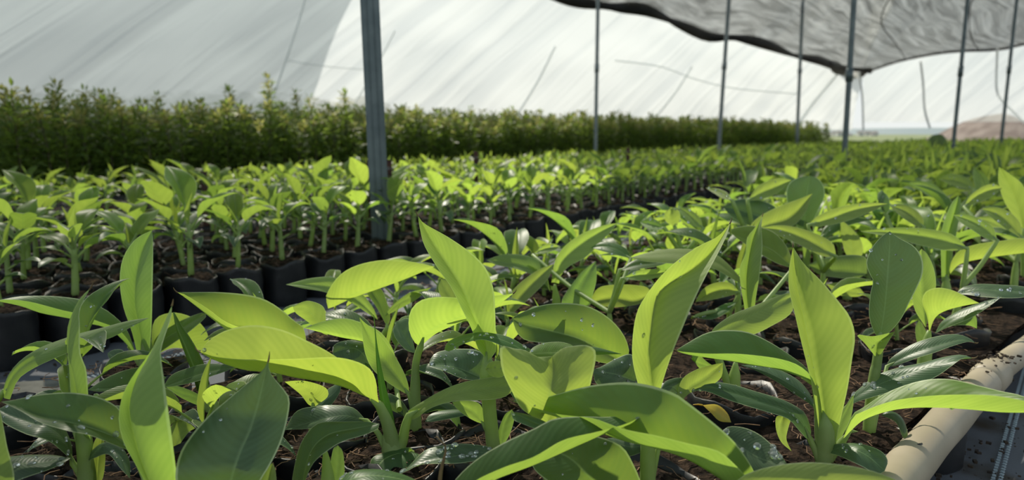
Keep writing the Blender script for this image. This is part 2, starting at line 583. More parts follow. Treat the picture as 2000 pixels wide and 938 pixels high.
# ------------------------------------------------------------------ bag, soil
def bag_mesh(seed, r=0.069, seg=22):
    rnd = random.Random(seed)
    m = MB()
    k1, k2, p1, p2 = rnd.randint(3, 5), rnd.randint(7, 11), rnd.random() * 6, rnd.random() * 6
    prof = [(r * 0.90, 0.002), (r * 0.97, 0.012), (r, 0.04), (r * 0.985, 0.075), (r * 1.0, 0.105), (r * 0.97, 0.132),
            (r * 0.985, 0.143), (r * 0.955, 0.144), (r * 0.93, 0.128)]

    def fn(rr, z, a, i):
        w = 0.018 * math.sin(k1 * a + p1 + z * 20) + 0.014 * math.sin(k2 * a + p2 - z * 55)
        w += 0.012 * math.sin(z * 190 + 2 * math.sin(2 * a + p1))
        zz = z + (0.008 * math.sin(2 * a + p2) + 0.004 * math.sin(5 * a + p1) if 5 <= i <= 7 else 0)
        return rr * (1 + w), zz
    m.lathe(prof, seg, fn=fn)
    return m.mesh('grow_bag', M_BAG)


def soil_mesh(seed, r=0.0655, seg=18, rings=6):
    rnd = random.Random(seed)
    m = MB()
    m.v.append(Vector((0, 0, SOIL + 0.004)))
    for i in range(1, rings + 1):
        for k in range(seg):
            a = 2 * math.pi * (k + 0.5 * (i % 2)) / seg
            rr = r * i / rings
            z = SOIL + 0.006 * (1 - (i / rings) ** 2) + (rnd.random() - 0.5) * 0.008 - (0.008 if i == rings else 0)
            m.v.append(Vector((rr * math.cos(a), rr * math.sin(a), z)))
    for k in range(seg):
        m.face((0, 1 + k, 1 + (k + 1) % seg))
    for i in range(rings - 1):
        for k in range(seg):
            a0 = 1 + i * seg + k; a1 = 1 + i * seg + (k + 1) % seg
            m.face((a0, a0 + seg, a1 + seg, a1))
    # crumbs and coir strands
    for _ in range(26):
        a = rnd.random() * 6.28; rr = r * 0.92 * math.sqrt(rnd.random())
        c = Vector((rr * math.cos(a), rr * math.sin(a), SOIL + 0.004))
        s_ = rnd.uniform(0.002, 0.006)
        bse = len(m.v)
        for d in ((1, 0, 0), (0, 1, 0), (-1, 0, 0), (0, -1, 0), (0, 0, 1)):
            m.v.append(c + Vector(d) * s_ * rnd.uniform(.6, 1.2))
        for k in range(4):
            m.face((bse + k, bse + (k + 1) % 4, bse + 4))
    for _ in range(16):
        a = rnd.random() * 6.28; rr = r * 0.9 * math.sqrt(rnd.random())
        c = Vector((rr * math.cos(a), rr * math.sin(a), SOIL + 0.003))
        d = rnd.random() * 6.28
        pts = []
        for k in range(4):
            pts.append(c.copy())
            d += rnd.uniform(-0.9, 0.9)
            c = c + Vector((math.cos(d), math.sin(d), rnd.uniform(-.2, .45))) * 0.009
        m.tube(pts, 0.0005, 3, 1, cap=False)
    return m.mesh('soil', [M_SOIL, M_FIB])


BAGS = [bag_mesh(i) for i in range(5)]
SOILS = [soil_mesh(i) for i in range(5)]

# ------------------------------------------------------------------ leaves made in local space
def local_leaf(m, base, az, el, L, W, droop, fold, rnd, na=3, N=10, mi=0, stem_m=1, pet=0.25, pet_r=0.004, roll=0.0):
    """petiole + blade; returns nothing"""
    P = [Vector(base)]
    pts = [P[0].copy()]
    e_ = el
    n_all = N + 4
    step = L * (1 + pet) / n_all
    yaw = az
    bend = rnd.uniform(-0.25, 0.25)
    for i in range(n_all):
        f = i / n_all
        e_ = el - droop * (f ** 1.5)
        yaw = az + bend * f
        d = Vector((math.cos(yaw) * math.cos(e_), math.sin(yaw) * math.cos(e_), math.sin(e_)))
        pts.append(pts[-1] + d * step)
    k = int(round(n_all * pet / (1 + pet)))
    k = max(1, k)
    if pet > 0.02:
        pp = pts[:k + 2]
        m.tube(pp, [pet_r * (1 - 0.45 * i / (len(pp) - 1)) for i in range(len(pp))], 6, stem_m, cap=False)
    Mr = cr_sample([tuple(p) for p in pts[k:]], N)
    T = np.gradient(Mr, axis=0)
    A, B = [], []
    for i in range(N):
        s_ = i / (N - 1)
        w = W * 0.5 * (math.sin(math.pi * min(1, s_ ** 0.74)) ** 0.86 * (1 - .25 * s_ ** 3) * 1.06 if 0 < s_ < 1 else 0)
        w *= (1 + 0.05 * math.sin(s_ * 14 + az * 3))
        t_ = Vector(T[i]).normalized()
        side = Vector((-math.sin(yaw), math.cos(yaw), 0))
        side = (side - t_ * side.dot(t_)).normalized()
        up = t_.cross(side)
        if up.z < 0: up = -up
        fo = fold * (1 - 0.4 * s_)
        r_ = roll * s_
        sd = side * math.cos(r_) + up * math.sin(r_)
        uu = up * math.cos(r_) - side * math.sin(r_)
        wob = 0.12 * math.sin(s_ * 9 + az * 5)
        A.append(Vector(Mr[i]) + (sd * math.cos(fo + wob) + uu * math.sin(fo + wob)) * w)
        B.append(Vector(Mr[i]) + (-sd * math.cos(fo - wob) + uu * math.sin(fo - wob)) * w)
    # front face must be the upper (inner) side
    b0 = len(m.f)
    m.loft(Mr, np.array([tuple(a) for a in A]), np.array([tuple(a) for a in B]), na, 0.07, 0.07, mi)
    i = len(m.f) - (len(m.f) - b0) // 2
    q = m.f[i]
    nrm = (m.v[q[1]] - m.v[q[0]]).cross(m.v[q[2]] - m.v[q[1]])
    tt = Vector(T[N // 2]).normalized()
    s2 = Vector((-math.sin(yaw), math.cos(yaw), 0))
    upv = tt.cross(s2)
    if upv.z < 0: upv = -upv
    if el > 1.35: upv = -Vector((math.cos(az), math.sin(az), 0))
    if nrm.dot(upv) < 0:
        for k2 in range(b0, len(m.f)):
            m.f[k2] = tuple(reversed(m.f[k2])); m.uv[k2] = list(reversed(m.uv[k2]))


def drops_on(m_leaf, n, rnd, rmin=0.0009, rmax=0.0026, only_up=True):
    """small rounded water drops sitting on a leaf's faces"""
    d = MB()
    cand = [i for i in range(len(m_leaf.f)) if m_leaf.m[i] == 0 and len(m_leaf.f[i]) == 4]
    if not cand: return None
    for _ in range(n):
        q = m_leaf.f[rnd.choice(cand)]
        a, b_, c, e2 = [m_leaf.v[k] for k in q]
        u, v = rnd.random(), rnd.random()
        p = (a * (1 - u) + b_ * u) * (1 - v) + (e2 * (1 - u) + c * u) * v
        nr = (b_ - a).cross(c - b_)
        if nr.length < 1e-12: continue
        nr.normalize()
        if nr.z < 0: nr = -nr
        r = rmin + (rmax - rmin) * rnd.random() ** 2
        x = nr.orthogonal().normalized(); y = nr.cross(x)
        st = rnd.uniform(1.0, 1.5)
        base = len(d.v)
        for (rr, h) in ((1.0, 0.0), (0.95, 0.32), (0.6, 0.68)):
            for k in range(8):
                an = k * math.pi / 4
                d.v.append(p + x * math.cos(an) * rr * r * st + y * math.sin(an) * rr * r + nr * h * r)
        d.v.append(p + nr * 0.82 * r)
        for i in range(2):
            for k in range(8):
                d.face((base + i * 8 + k, base + i * 8 + (k + 1) % 8, base + (i + 1) * 8 + (k + 1) % 8, base + (i + 1) * 8 + k))
        for k in range(8):
            d.face((base + 16 + k, base + 16 + (k + 1) % 8, base + 24))
        d.face([base + k for k in reversed(range(8))])
    return d


LEAFSETS = {'y': M_YOUNG, 'm': M_MID, 'o': M_OLD}


def variant(seed, size, kind):
    """list of (part name, mesh, [(subpart, mesh)]) for a generic banana plant with origin at bag base"""
    rnd = random.Random(seed)
    parts = []
    H = size
    lean = Vector((rnd.uniform(-.02, .02), rnd.uniform(-.02, .02), 0))
    sh = 0.36 if kind == 'near' else 0.56
    top = Vector((0, 0, SOIL)) + lean + Vector((0, 0, H * sh))
    st = MB()
    pth = [Vector((0, 0, SOIL - 0.01)), Vector((0, 0, SOIL + H * .15)) + lean * .4, top]
    r0 = 0.0088 if kind == 'near' else 0.0072
    st.tube([Vector(p) for p in cr_sample([tuple(p) for p in pth], 6)], [r0, r0 * .95, r0 * .88, r0 * .8, r0 * .72, r0 * .6], 8)
    parts.append(('stem', st.mesh('stem', M_STEM), []))
    nl = rnd.randint(5, 6) if kind == 'near' else rnd.randint(5, 7)
    a0 = rnd.random() * 6.28
    for i in range(nl):
        f = i / (nl - 1)                         # 0 = lowest, oldest
        lf = MB()
        base = Vector((0, 0, SOIL)) + lean * (0.3 + 0.7 * f) + Vector((0, 0, H * ((0.10 + 0.24 * f) if kind == 'near' else (0.30 + 0.24 * f))))
        az = a0 + i * 2.4 + rnd.uniform(-.35, .35)
        if kind == 'near':
            L = H * (0.54 + 0.28 * f) * rnd.uniform(.85, 1.15)
            W = L * rnd.uniform(.32, .43)
            el = math.radians(30 + 26 * f + rnd.uniform(-8, 8))
            dr = math.radians(rnd.uniform(62, 92) - 8 * f)
        else:
            L = H * (0.34 + 0.24 * f) * rnd.uniform(.8, 1.15)
            W = L * rnd.uniform(.42, .56)
            el = math.radians(40 + 28 * f + rnd.uniform(-10, 10))
            dr = math.radians(rnd.uniform(55, 110) - 25 * f)
        mat = M_OLD if f < .22 else (M_MID if f < .45 or rnd.random() < .25 else M_YOUNG)
        local_leaf(lf, base, az, el, L, W, dr, math.radians(rnd.uniform(24, 56) if kind == 'near' else rnd.uniform(12, 40)), rnd, 3, 12, 0, 1, 0.28, 0.0036)
        sub = []
        if kind == 'near':
            d = drops_on(lf, rnd.randint(5, 12), rnd, .0012, .0034)
            if d: sub.append(('water_droplets', d.mesh('water_droplets', M_WATER)))
        parts.append(('leaf', lf.mesh('leaf', [mat, M_STEM]), sub))
    # youngest: erect, half unrolled
    lf = MB()
    L = H * (rnd.uniform(.36, .6) if kind == 'near' else rnd.uniform(.3, .44))
    local_leaf(lf, top - Vector((0, 0, H * .06)), a0 + 1.0, math.radians(rnd.uniform(76, 86)), L, L * rnd.uniform(.12, .34), math.radians(rnd.uniform(5, 25)),
               math.radians(rnd.uniform(45, 72)), rnd, 3, 10, 0, 1, 0.12, 0.005)
    parts.append(('leaf', lf.mesh('leaf', [M_YOUNG, M_STEM]), []))
    return parts


NEARV = [variant(100 + i, random.Random(i).uniform(.23, .285), 'near') for i in range(10)]
MIDV = [variant(300 + i, random.Random(i + 50).uniform(.17, .225), 'mid') for i in range(9)]


def put_plant(V, loc, rz, label, group, bagi, scale=1.0, tilt=(0, 0)):
    r = empty('banana_plant', (loc.x, loc.y, 0))
    tag(r, label, 'plant', group)
    r.rotation_euler = (0, 0, rz)
    link('grow_bag', BAGS[bagi % 5], r)
    link('soil', SOILS[(bagi + 2) % 5], r)
    for nm, me, subs in V:
        o = link(nm, me, r)
        if scale != 1.0:
            o.scale = (scale, scale, scale)
            o.location = (0, 0, SOIL * (1 - scale))
        for sn, sm in subs:
            s_ = link(sn, sm, o); s_['kind'] = 'stuff'
    return r


# ------------------------------------------------------------------ hero plants traced against the photograph
rh = random.Random(11)
HERO = []          # (x, y) of stems


def leaf_px(parent, D, M, A, B, face, mat='y', dep=(0, 0), oa=0.02, ob=-0.02, ba=0.08, bb=0.08, pet=None, prad=(7, 5),
            drops=0, N=22, tip=0, label=None, big=0.0026):
    """M, A, B: midrib and the two edges as the photo shows them; dep: distance of the midrib, base..tip, relative to D"""
    a0 = b0 = None
    if isinstance(mat, tuple):
        mat, a0, b0 = mat
    def orient(E, st=None):
        if (E[0][0] - M[0][0]) ** 2 + (E[0][1] - M[0][1]) ** 2 > (E[-1][0] - M[0][0]) ** 2 + (E[-1][1] - M[0][1]) ** 2:
            E = E[::-1]
        return [st or M[0]] + list(E) + [M[-1]]
    m2 = cr_sample(M, N)
    a2 = cr_sample(orient(A, a0), N)
    b2 = cr_sample(orient(B, b0), N)
    ts = np.linspace(0, 1, N)
    dd = D + np.interp(ts, np.linspace(0, 1, len(dep)), dep)
    pf = np.sin(np.pi * np.clip(ts, 0, 1)) ** 0.7
    org = Vector(parent.location)
    P = lambda q, d: np.array([tuple(at(x, y, k) - org) for (x, y), k in zip(q, d)])
    M3, A3, B3 = P(m2, dd), P(a2, dd + oa * pf), P(b2, dd + ob * pf)
    mb = MB()
    # loft face test works in world space -> shift camera instead
    global CAM
    keep = CAM.copy()
    CAM = keep - org
    mb.loft(M3, A3, B3, 5, ba, bb, 0, face, vw=tuple(CAM))
    CAM = keep
    if pet:
        pp = cr_sample(list(pet) + [M[0]] if pet[-1] != M[0] else list(pet), 9)
        dps = np.interp(np.linspace(0, 1, 9), [0, 1], [D, dd[0]])
        path = [at(x, y, k) - org for (x, y), k in zip(pp, dps)]
        path.append(Vector(M3[2]))
        rr = list(np.interp(np.linspace(0, 1, 9), [0, 1], [prad[0] * D / F, prad[1] * D / F])) + [prad[1] * D / F * .3]
        mb.tube(path, rr, 8, 1, cap=False)
    if tip:
        v = Vector(M3[-1]); d = (Vector(M3[-1]) - Vector(M3[-3])).normalized()
        L = tip * D / F
        mb.tube([v - d * L * .2, v + d * L * .3, v + d * L * .65 + Vector((0, 0, L * .15)), v + d * L * .85 + Vector((0, 0, L * .45))],
                [0.0011, 0.0009, 0.0006, 0.0003], 5, 2, cap=False)
    o = mb.build('leaf', [LEAFSETS[mat], M_STEM, M_TIP], parent)
    if label: o['label'] = label
    if drops:
        d = drops_on(mb, drops, rh, 0.0008, big)
        x = d.build('water_droplets', M_WATER, o)
        x['kind'] = 'stuff'
    return o


def hero(base, label, stem, rpx, group='banana plants of the near bed'):
    """base: the stem's foot at soil level as seen in the photo; stem: further points upward"""
    p = on_z(base[0], base[1], SOIL)
    r = empty('banana_plant', (p.x, p.y, 0))
    tag(r, label, 'plant', group)
    HERO.append(p)
    D = p.y
    bi = len(HERO)
    o = link('grow_bag', BAGS[bi % 5], r); o.rotation_euler = (0, 0, bi * 1.7)
    o = link('soil', SOILS[bi % 5], r); o.rotation_euler = (0, 0, bi * 2.7)
    pts = [(base[0], base[1] + 6)] + list(stem)
    pts.append((2 * pts[-1][0] * .5 + .5 * (pts[-1][0] - pts[-2][0]), pts[-1][1] - 14))
    rpx = list(rpx) + [rpx[-1] * .3]
    q = cr_sample(pts, 10)
    m = MB()
    m.tube([at(x, y, D) - r.location for x, y in q], [k * D / F for k in np.interp(np.linspace(0, 1, 10), np.linspace(0, 1, len(rpx)), rpx)], 12)
    m.build('stem', M_STEM, r)
    return r, D


def spindle(parent, D, pts, rpx, dep=(0, 0), mat='m'):
    """youngest leaf still rolled into a spear"""
    n = 16
    q = cr_sample(pts, n)
    dd = D + np.interp(np.linspace(0, 1, n), np.linspace(0, 1, len(dep)), dep)
    m = MB()
    m.tube([at(x, y, k) - parent.location for (x, y), k in zip(q, dd)],
           [r * D / F for r in np.interp(np.linspace(0, 1, n), np.linspace(0, 1, len(rpx)), rpx)], 10)
    o = m.build('leaf', [LEAFSETS[mat]], parent)
    o['label'] = 'youngest leaf still rolled into a thin spear'
    return o

# ---- far left, bottom-left ------------------------------------------------------------------------
r, D = hero((285, 722), 'banana plant left of centre with a tall rolled erect leaf, leaning over the path', [(287, 690), (284, 655)], (15, 13, 10))
leaf_px(r, D, [(284, 700), (276, 660), (270, 625), (264, 590), (266, 540), (278, 490), (297, 450)],
        [(258, 650), (241, 600), (234, 550), (240, 505), (262, 470), (285, 455)],
        [(292, 690), (296, 640), (298, 560), (299, 490), (298, 458)], -1, ('m', (271, 706), (297, 704)), (0, .0, .01), -.01, -.03, .10, .16, label='tall erect leaf, half rolled')
leaf_px(r, D, [(268, 700), (262, 692), (246, 672), (226, 652), (201, 638), (161, 630), (133, 622), (80, 612), (40, 598), (-8, 588)],
        [(32, 580), (80, 578), (121, 580), (161, 586), (201, 602), (226, 620), (246, 641), (258, 669)],
        [(258, 676), (240, 652), (226, 640), (201, 631), (170, 620), (140, 610), (121, 606), (60, 590), (16, 585)], 1, 'm', (0, -.05, -.10), .03, -.02,
        pet=[(283, 722), (276, 712)], prad=(8, 7))
leaf_px(r, D, [(296, 702), (305, 668), (330, 656), (370, 668), (409, 684)], [(300, 630), (335, 611), (375, 620), (400, 642), (409, 668)],
        [(312, 690), (340, 680), (385, 684)], -1, 'y', (0, .05, .08), -.01, .02, drops=3, pet=[(288, 720)], prad=(7, 5))
leaf_px(r, D, [(294, 700), (318, 666), (350, 645), (402, 613)], [(305, 660), (345, 631), (390, 612)], [(325, 680), (365, 652), (400, 622)], 1, 'm',
        (0, .02, .05), .01, -.01, pet=[(288, 716)], prad=(7, 5))
leaf_px(r, D, [(262, 745), (250, 715), (225, 695), (210, 690)], [(245, 690), (225, 683)], [(245, 740), (225, 712), (213, 700)], 1, 'o', (0, .03), .01, -.01,
        pet=[(283, 724), (275, 735)], prad=(4, 3))

r, D = hero((-22, 812), 'banana plant at the left picture edge whose long narrow leaf arches right', [(-14, 790), (0, 775)], (16, 12, 8))
leaf_px(r, D, [(8, 778), (20, 742), (48, 712), (95, 686), (145, 666), (200, 652), (250, 635), (292, 621)],
        [(4, 774), (14, 737), (38, 706), (77, 680), (129, 660), (161, 650), (201, 640), (250, 627)],
        [(18, 783), (34, 744), (60, 723), (101, 703), (145, 685), (193, 669), (226, 656), (258, 638)], -1, 'm', (0, -.05, .0, .04), .01, -.005, .1, .1, drops=4, big=.004)

r, D = hero((170, 968), 'banana plant at lower left with a twisted spear-like upright leaf', [(170, 920), (164, 860), (158, 820)], (19, 18, 16, 15))
leaf_px(r, D, [(160, 862), (158, 770), (149, 720), (141, 690), (144, 640), (153, 600), (176, 564)],
        [(157, 582), (142, 610), (132, 640), (131, 680), (135, 720), (138, 768), (145, 830)],
        [(156, 604), (156, 640), (157, 690), (168, 720), (172, 768), (175, 830)], -1, ('m', (147, 864), (177, 864)), (0, 0, .01), .0, -.02, .2, .25, tip=14)
leaf_px(r, D, [(142, 905), (128, 865), (100, 838), (60, 826), (-4, 800)], [(138, 862), (112, 815), (80, 798), (30, 786)],
        [(132, 892), (95, 862), (50, 848), (5, 824)], 1, 'o', (0, -.02, .0), .02, -.02, drops=14, pet=[(164, 950), (155, 925)], prad=(7, 6))
leaf_px(r, D, [(-30, 925), (30, 908), (90, 903), (138, 895)], [(-10, 900), (40, 890), (100, 889)], [(0, 948), (60, 930), (110, 912)], 1, 'o',
        (-.04, -.02), .02, -.02, drops=16, big=.004)
leaf_px(r, D, [(168, 902), (200, 872), (232, 888), (254, 935)], [(180, 880), (205, 864), (235, 872), (253, 900)], [(185, 895), (212, 888), (235, 915)], 1, 'o',
        (.0, -.03, -.05), .015, -.01, drops=5, pet=[(170, 950), (168, 925)], prad=(7, 6))
leaf_px(r, D, [(188, 955), (192, 900), (200, 850)], [(176, 920), (182, 870), (193, 850)], [(202, 930), (206, 880)], -1, 'y', (0, .01), -.01, -.01)

r, D = hero((312, 1040), 'banana plant in the foreground whose broad upright leaf twists to a long point', [(312, 990), (306, 930)], (30, 26, 20))
leaf_px(r, D, [(312, 985), (282, 915), (262, 842), (253, 790), (272, 735), (308, 680), (336, 596)],
        [(322, 637), (290, 693), (258, 737), (238, 777), (232, 822), (242, 866), (266, 910), (290, 960)],
        [(334, 620), (318, 669), (314, 693), (322, 753), (334, 842), (344, 920), (346, 960)], -1, ('m', (286, 990), (346, 990)), (0, -.01, .0, .02), -.01, -.035, .10, .17, tip=10,
        label='broad upright leaf, twisted to a point')
leaf_px(r, D, [(262, 880), (225, 855), (180, 838), (135, 826), (80, 815), (40, 799), (2, 785)],
        [(30, 781), (80, 771), (133, 767), (181, 773), (217, 787), (238, 806), (250, 840)],
        [(40, 803), (80, 826), (133, 842), (173, 850), (209, 864), (246, 878)], 1, 'm', (.02, 0, .03), .02, -.02, drops=9, big=.004,
        pet=[(310, 1010), (285, 935)], prad=(10, 8))
leaf_px(r, D, [(340, 885), (352, 845), (374, 803)], [(333, 850), (336, 830), (355, 815)], [(350, 870), (368, 845), (384, 832)], -1, 'y', (.2, .22), 0, 0)
leaf_px(r, D, [(-40, 1010), (-22, 900), (-5, 782)], [(-70, 920), (-45, 840)], [(26, 950), (13, 868), (3, 815)], -1, 'm', (0, 0), .0, -.02, .1, .12)

r, D = hero((432, 1075), 'foreground banana plant with the big dark oval leaf facing the viewer', [(440, 1040), (445, 1005)], (26, 22, 16))
leaf_px(r, D, [(438, 1020), (452, 938), (470, 882), (488, 842), (505, 786), (517, 735), (524, 705)],
        [(512, 725), (483, 749), (443, 782), (410, 810), (374, 850), (350, 890), (343, 938), (362, 995)],
        [(528, 729), (551, 757), (565, 778), (563, 810), (551, 858), (531, 902), (508, 940), (475, 1000)], 1, 'o', (0, .0, .03, .04), .0, -.005, .06, .06,
        drops=4, tip=16, N=28, label='big dark oval leaf with a pale midrib')
leaf_px(r, D, [(640, 962), (700, 932), (760, 932), (835, 950)], [(665, 935), (690, 920), (740, 917), (790, 928)], [(690, 955), (760, 960), (800, 960)], 1, 'm',
        (.02, .04), .02, -.02, drops=12, pet=[(440, 1060), (560, 1020)], prad=(8, 6))
leaf_px(r, D, [(516, 1005), (522, 950), (532, 905)], [(508, 950), (520, 915)], [(538, 960), (538, 920)], -1, 'm', (0, .02), 0, -.01)

r, D = hero((424, 812), 'banana plant behind the big dark oval leaf, carrying a thin rolled spear that leans left', [(412, 790), (395, 745)], (15, 14, 12))
spindle(r, D, [(398, 760), (385, 715), (366, 672), (350, 640), (339, 610)], (13, 14, 12, 8, 1.2))
leaf_px(r, D, [(318, 757), (360, 742), (405, 728), (458, 718)], [(335, 733), (365, 720), (400, 711), (440, 712)], [(345, 754), (382, 746), (414, 735), (440, 726)], 1, 'm',
        (-.02, -.05), .02, -.015, drops=2, big=.008)
leaf_px(r, D, [(325, 738), (278, 750), (225, 758), (172, 762)], [(300, 722), (278, 717), (242, 724), (205, 740)], [(300, 757), (258, 765), (226, 764), (190, 765)], 1, 'm',
        (.02, .06), .02, -.01, drops=4)
leaf_px(r, D, [(600, 682), (560, 668), (500, 652), (447, 646), (428, 634), (390, 604), (362, 582), (346, 571)],
        [(593, 640), (576, 628), (551, 606), (519, 586), (483, 576), (431, 571), (375, 571)],
        [(560, 660), (500, 646), (463, 638), (435, 625), (410, 606), (382, 588), (358, 574)], 1, 'y', (.04, .02, 0, -.02), .022, -.035, .1, .05, tip=10,
        label='broad arching leaf, dark above with a bright lit rim')
leaf_px(r, D, [(400, 790), (380, 776), (350, 768), (318, 752)], [(390, 772), (350, 755)], [(395, 795), (355, 778)], -1, 'm', (0, .02), 0, 0, pet=[(420, 812), (412, 800)], prad=(6, 5))

r, D = hero((768, 893), 'banana plant left of centre bearing the long curved bright leaf and a needle-like spear', [(766, 870), (760, 850)], (24, 23, 18), )
spindle(r, D, [(764, 862), (757, 810), (747, 760), (738, 700), (733, 650), (730, 615)], (13, 11, 8, 4.5, 1.4, .6))
leaf_px(r, D, [(741, 792), (730, 782), (704, 771), (672, 757), (632, 747), (576, 738), (531, 728), (483, 724), (443, 713), (414, 701), (390, 688)],
        [(712, 765), (690, 728), (664, 703), (650, 693), (632, 682), (600, 666), (559, 647), (519, 637), (483, 636), (443, 645), (412, 662), (394, 682)],
        [(737, 770), (735, 748), (728, 728), (715, 715), (692, 705), (664, 699), (632, 698), (576, 701), (527, 702), (471, 702), (420, 697), (398, 690)], -1, 'y',
        (-.01, -.04, -.06, -.05), .004, -.03, .04, .10, pet=[(770, 890), (766, 862), (756, 825), (741, 792)], prad=(18, 10), drops=5, tip=12, N=34,
        label='long curved bright leaf')
leaf_px(r, D, [(799, 812), (850, 784), (900, 766), (950, 758), (1012, 752)], [(797, 803), (833, 780), (861, 764), (901, 748), (942, 740), (982, 736)],
        [(809, 820), (837, 800), (869, 788), (901, 783), (942, 782), (985, 776)], -1, 'y', (0, -.02, .0), .01, -.01, .1, .1, pet=[(772, 892), (786, 862), (792, 832)], prad=(13, 8))
leaf_px(r, D, [(806, 884), (770, 888), (742, 905), (728, 945)], [(800, 874), (760, 882), (725, 898)], [(822, 892), (805, 918), (778, 945)], 1, 'm', (0, -.03, -.06), .01, -.015,
        drops=3, pet=[(770, 894)], prad=(6, 5))
leaf_px(r, D, [(716, 822), (672, 812), (620, 822), (556, 840)], [(692, 798), (664, 792), (624, 793), (580, 803)], [(700, 830), (650, 832), (600, 838)], 1, 'o', (.02, .0, .02), .02, -.01,
        drops=3, pet=[(764, 893), (748, 868), (738, 846)], prad=(7, 5))

r, D = hero((640, 968), 'banana plant at bottom left of centre with two drooping grey-green leaves beside bare soil', [(640, 930), (636, 890)], (17, 15, 10))
leaf_px(r, D, [(588, 960), (606, 885), (640, 850), (690, 838), (741, 828)], [(570, 950), (582, 882), (600, 846), (624, 826), (672, 824), (715, 824)],
        [(738, 838), (712, 850), (672, 862), (644, 878), (612, 905), (594, 945)], 1, 'm', (-.06, -.02, .0), .01, -.015, drops=3)
leaf_px(r, D, [(655, 950), (662, 900), (660, 870)], [(644, 930), (650, 880)], [(672, 930), (670, 885)], -1, 'm', (0, .02), 0, 0)

r, D = hero((613, 855), 'small banana plant in shadow below the long curved leaf', [(613, 830), (612, 800)], (12, 11, 9))
leaf_px(r, D, [(614, 795), (607, 768), (590, 755), (556, 746)], [(640, 775), (635, 757), (600, 745), (575, 744)], [(602, 790), (588, 772), (570, 757)], -1, 'y', (0, -.01), -.01, .01, drops=5)
leaf_px(r, D, [(772, 740), (757, 705), (722, 672), (660, 658), (594, 641)], [(632, 628), (672, 622), (705, 630), (742, 648), (766, 680), (774, 712)],
        [(610, 643), (660, 652), (718, 664), (752, 696)], -1, 'y', (.10, .08, .06), .01, .02, pet=[(780, 800)], prad=(6, 5))
leaf_px(r, D, [(612, 830), (628, 790), (655, 765), (668, 745)], [(615, 800), (635, 765)], [(640, 800), (662, 770)], 1, 'o', (0, .04), .01, 0)
leaf_px(r, D, [(640, 655), (622, 630), (600, 605), (572, 600)], [(637, 630), (632, 600), (605, 588), (585, 592)], [(628, 650), (600, 628), (578, 612)], -1, 'y', (.14, .17), 0, .01)
leaf_px(r, D, [(650, 690), (690, 680), (715, 700), (728, 745)], [(655, 672), (690, 665), (722, 682)], [(650, 705), (680, 712), (705, 740)], 1, 'o', (.1, .08), .01, -.01, drops=10)

r, D = hero((812, 845), 'banana plant with a single scoop-shaped bright leaf pointing right, centre-left', [(811, 800), (811, 760), (812, 720)], (13, 12, 11, 10))
leaf_px(r, D, [(821, 678), (829, 655), (850, 640), (890, 623), (940, 604), (980, 588), (1003, 573)],
        [(812, 672), (800, 650), (798, 625), (803, 605), (815, 591), (833, 583), (861, 580), (901, 582), (942, 580), (985, 576)],
        [(836, 664), (855, 650), (890, 634), (935, 614), (975, 594)], -1, 'y', (0, -.03, -.02), -.01, .02, .12, .05, pet=[(811, 790), (811, 730), (814, 700)], prad=(9, 7), tip=8,
        label='scoop-shaped bright leaf')
leaf_px(r, D, [(800, 772), (775, 735), (748, 700), (722, 658), (702, 620)], [(712, 630), (740, 653), (768, 690), (790, 730), (798, 755)],
        [(707, 650), (713, 690), (728, 722), (758, 748), (790, 768)], -1, 'm', (0, .02, .0), .0, -.01, pet=[(810, 830), (806, 800)], prad=(7, 5))
leaf_px(r, D, [(812, 690), (795, 668), (780, 645), (775, 628)], [(805, 655), (812, 632), (795, 622)], [(795, 685), (775, 665), (768, 645)], -1, 'o', (.06, .1), 0, 0)
leaf_px(r, D, [(814, 840), (770, 792), (752, 780), (735, 790)], [(790, 790), (765, 770), (748, 772)], [(790, 815), (765, 802), (748, 796)], 1, 'o', (0, .0), .01, 0)
leaf_px(r, D, [(822, 810), (850, 790), (880, 805), (902, 845)], [(835, 792), (860, 782), (892, 798)], [(830, 808), (860, 803), (888, 828)], 1, 'o', (.02, .04), .01, 0)

r, D = hero((965, 882), 'central banana plant with the tallest sunlit leaf leaning left, long bare stem', [(960, 840), (955, 790), (953, 740), (952, 700)], (15, 14, 14, 15, 17))
leaf_px(r, D, [(955, 715), (945, 660), (925, 615), (905, 565), (878, 520), (848, 475), (816, 421)],
        [(829, 437), (875, 463), (921, 495), (950, 526), (964, 566), (967, 607), (968, 652), (967, 690)],
        [(820, 446), (829, 480), (856, 526), (880, 560), (900, 600), (922, 645), (936, 685)], -1, ('y', (938, 716), (971, 716)), (0, .0, .02, .04), -.03, -.01, .10, .06, tip=8, N=28,
        label='tallest leaf, lit through by the sun')
leaf_px(r, D, [(902, 622), (885, 590), (868, 562), (862, 545)], [(912, 600), (890, 560), (872, 546)], [(888, 612), (862, 580), (856, 560)], -1, 'y', (.05, .08), 0, 0)
leaf_px(r, D, [(868, 684), (905, 664), (945, 656), (990, 668), (1037, 693)], [(875, 668), (905, 654), (945, 649), (990, 657), (1022, 675)],
        [(880, 686), (905, 672), (945, 664), (990, 680), (1025, 692)], 1, 'm', (.02, -.03, -.04), .015, -.01, drops=14)
leaf_px(r, D, [(946, 742), (915, 728), (880, 716), (837, 715)], [(948, 700), (930, 684), (890, 682), (855, 688), (842, 700)],
        [(930, 744), (900, 739), (870, 726), (850, 720)], 1, 'o', (.08, .06, .05), .03, -.02, drops=26, big=.0034, label='dark wet leaf covered in drops')
leaf_px(r, D, [(948, 722), (968, 720), (992, 716)], [(955, 709), (972, 705), (985, 708)], [(958, 734), (975, 738), (988, 730)], -1, 'y', (-.01, -.03), 0, 0, drops=4)
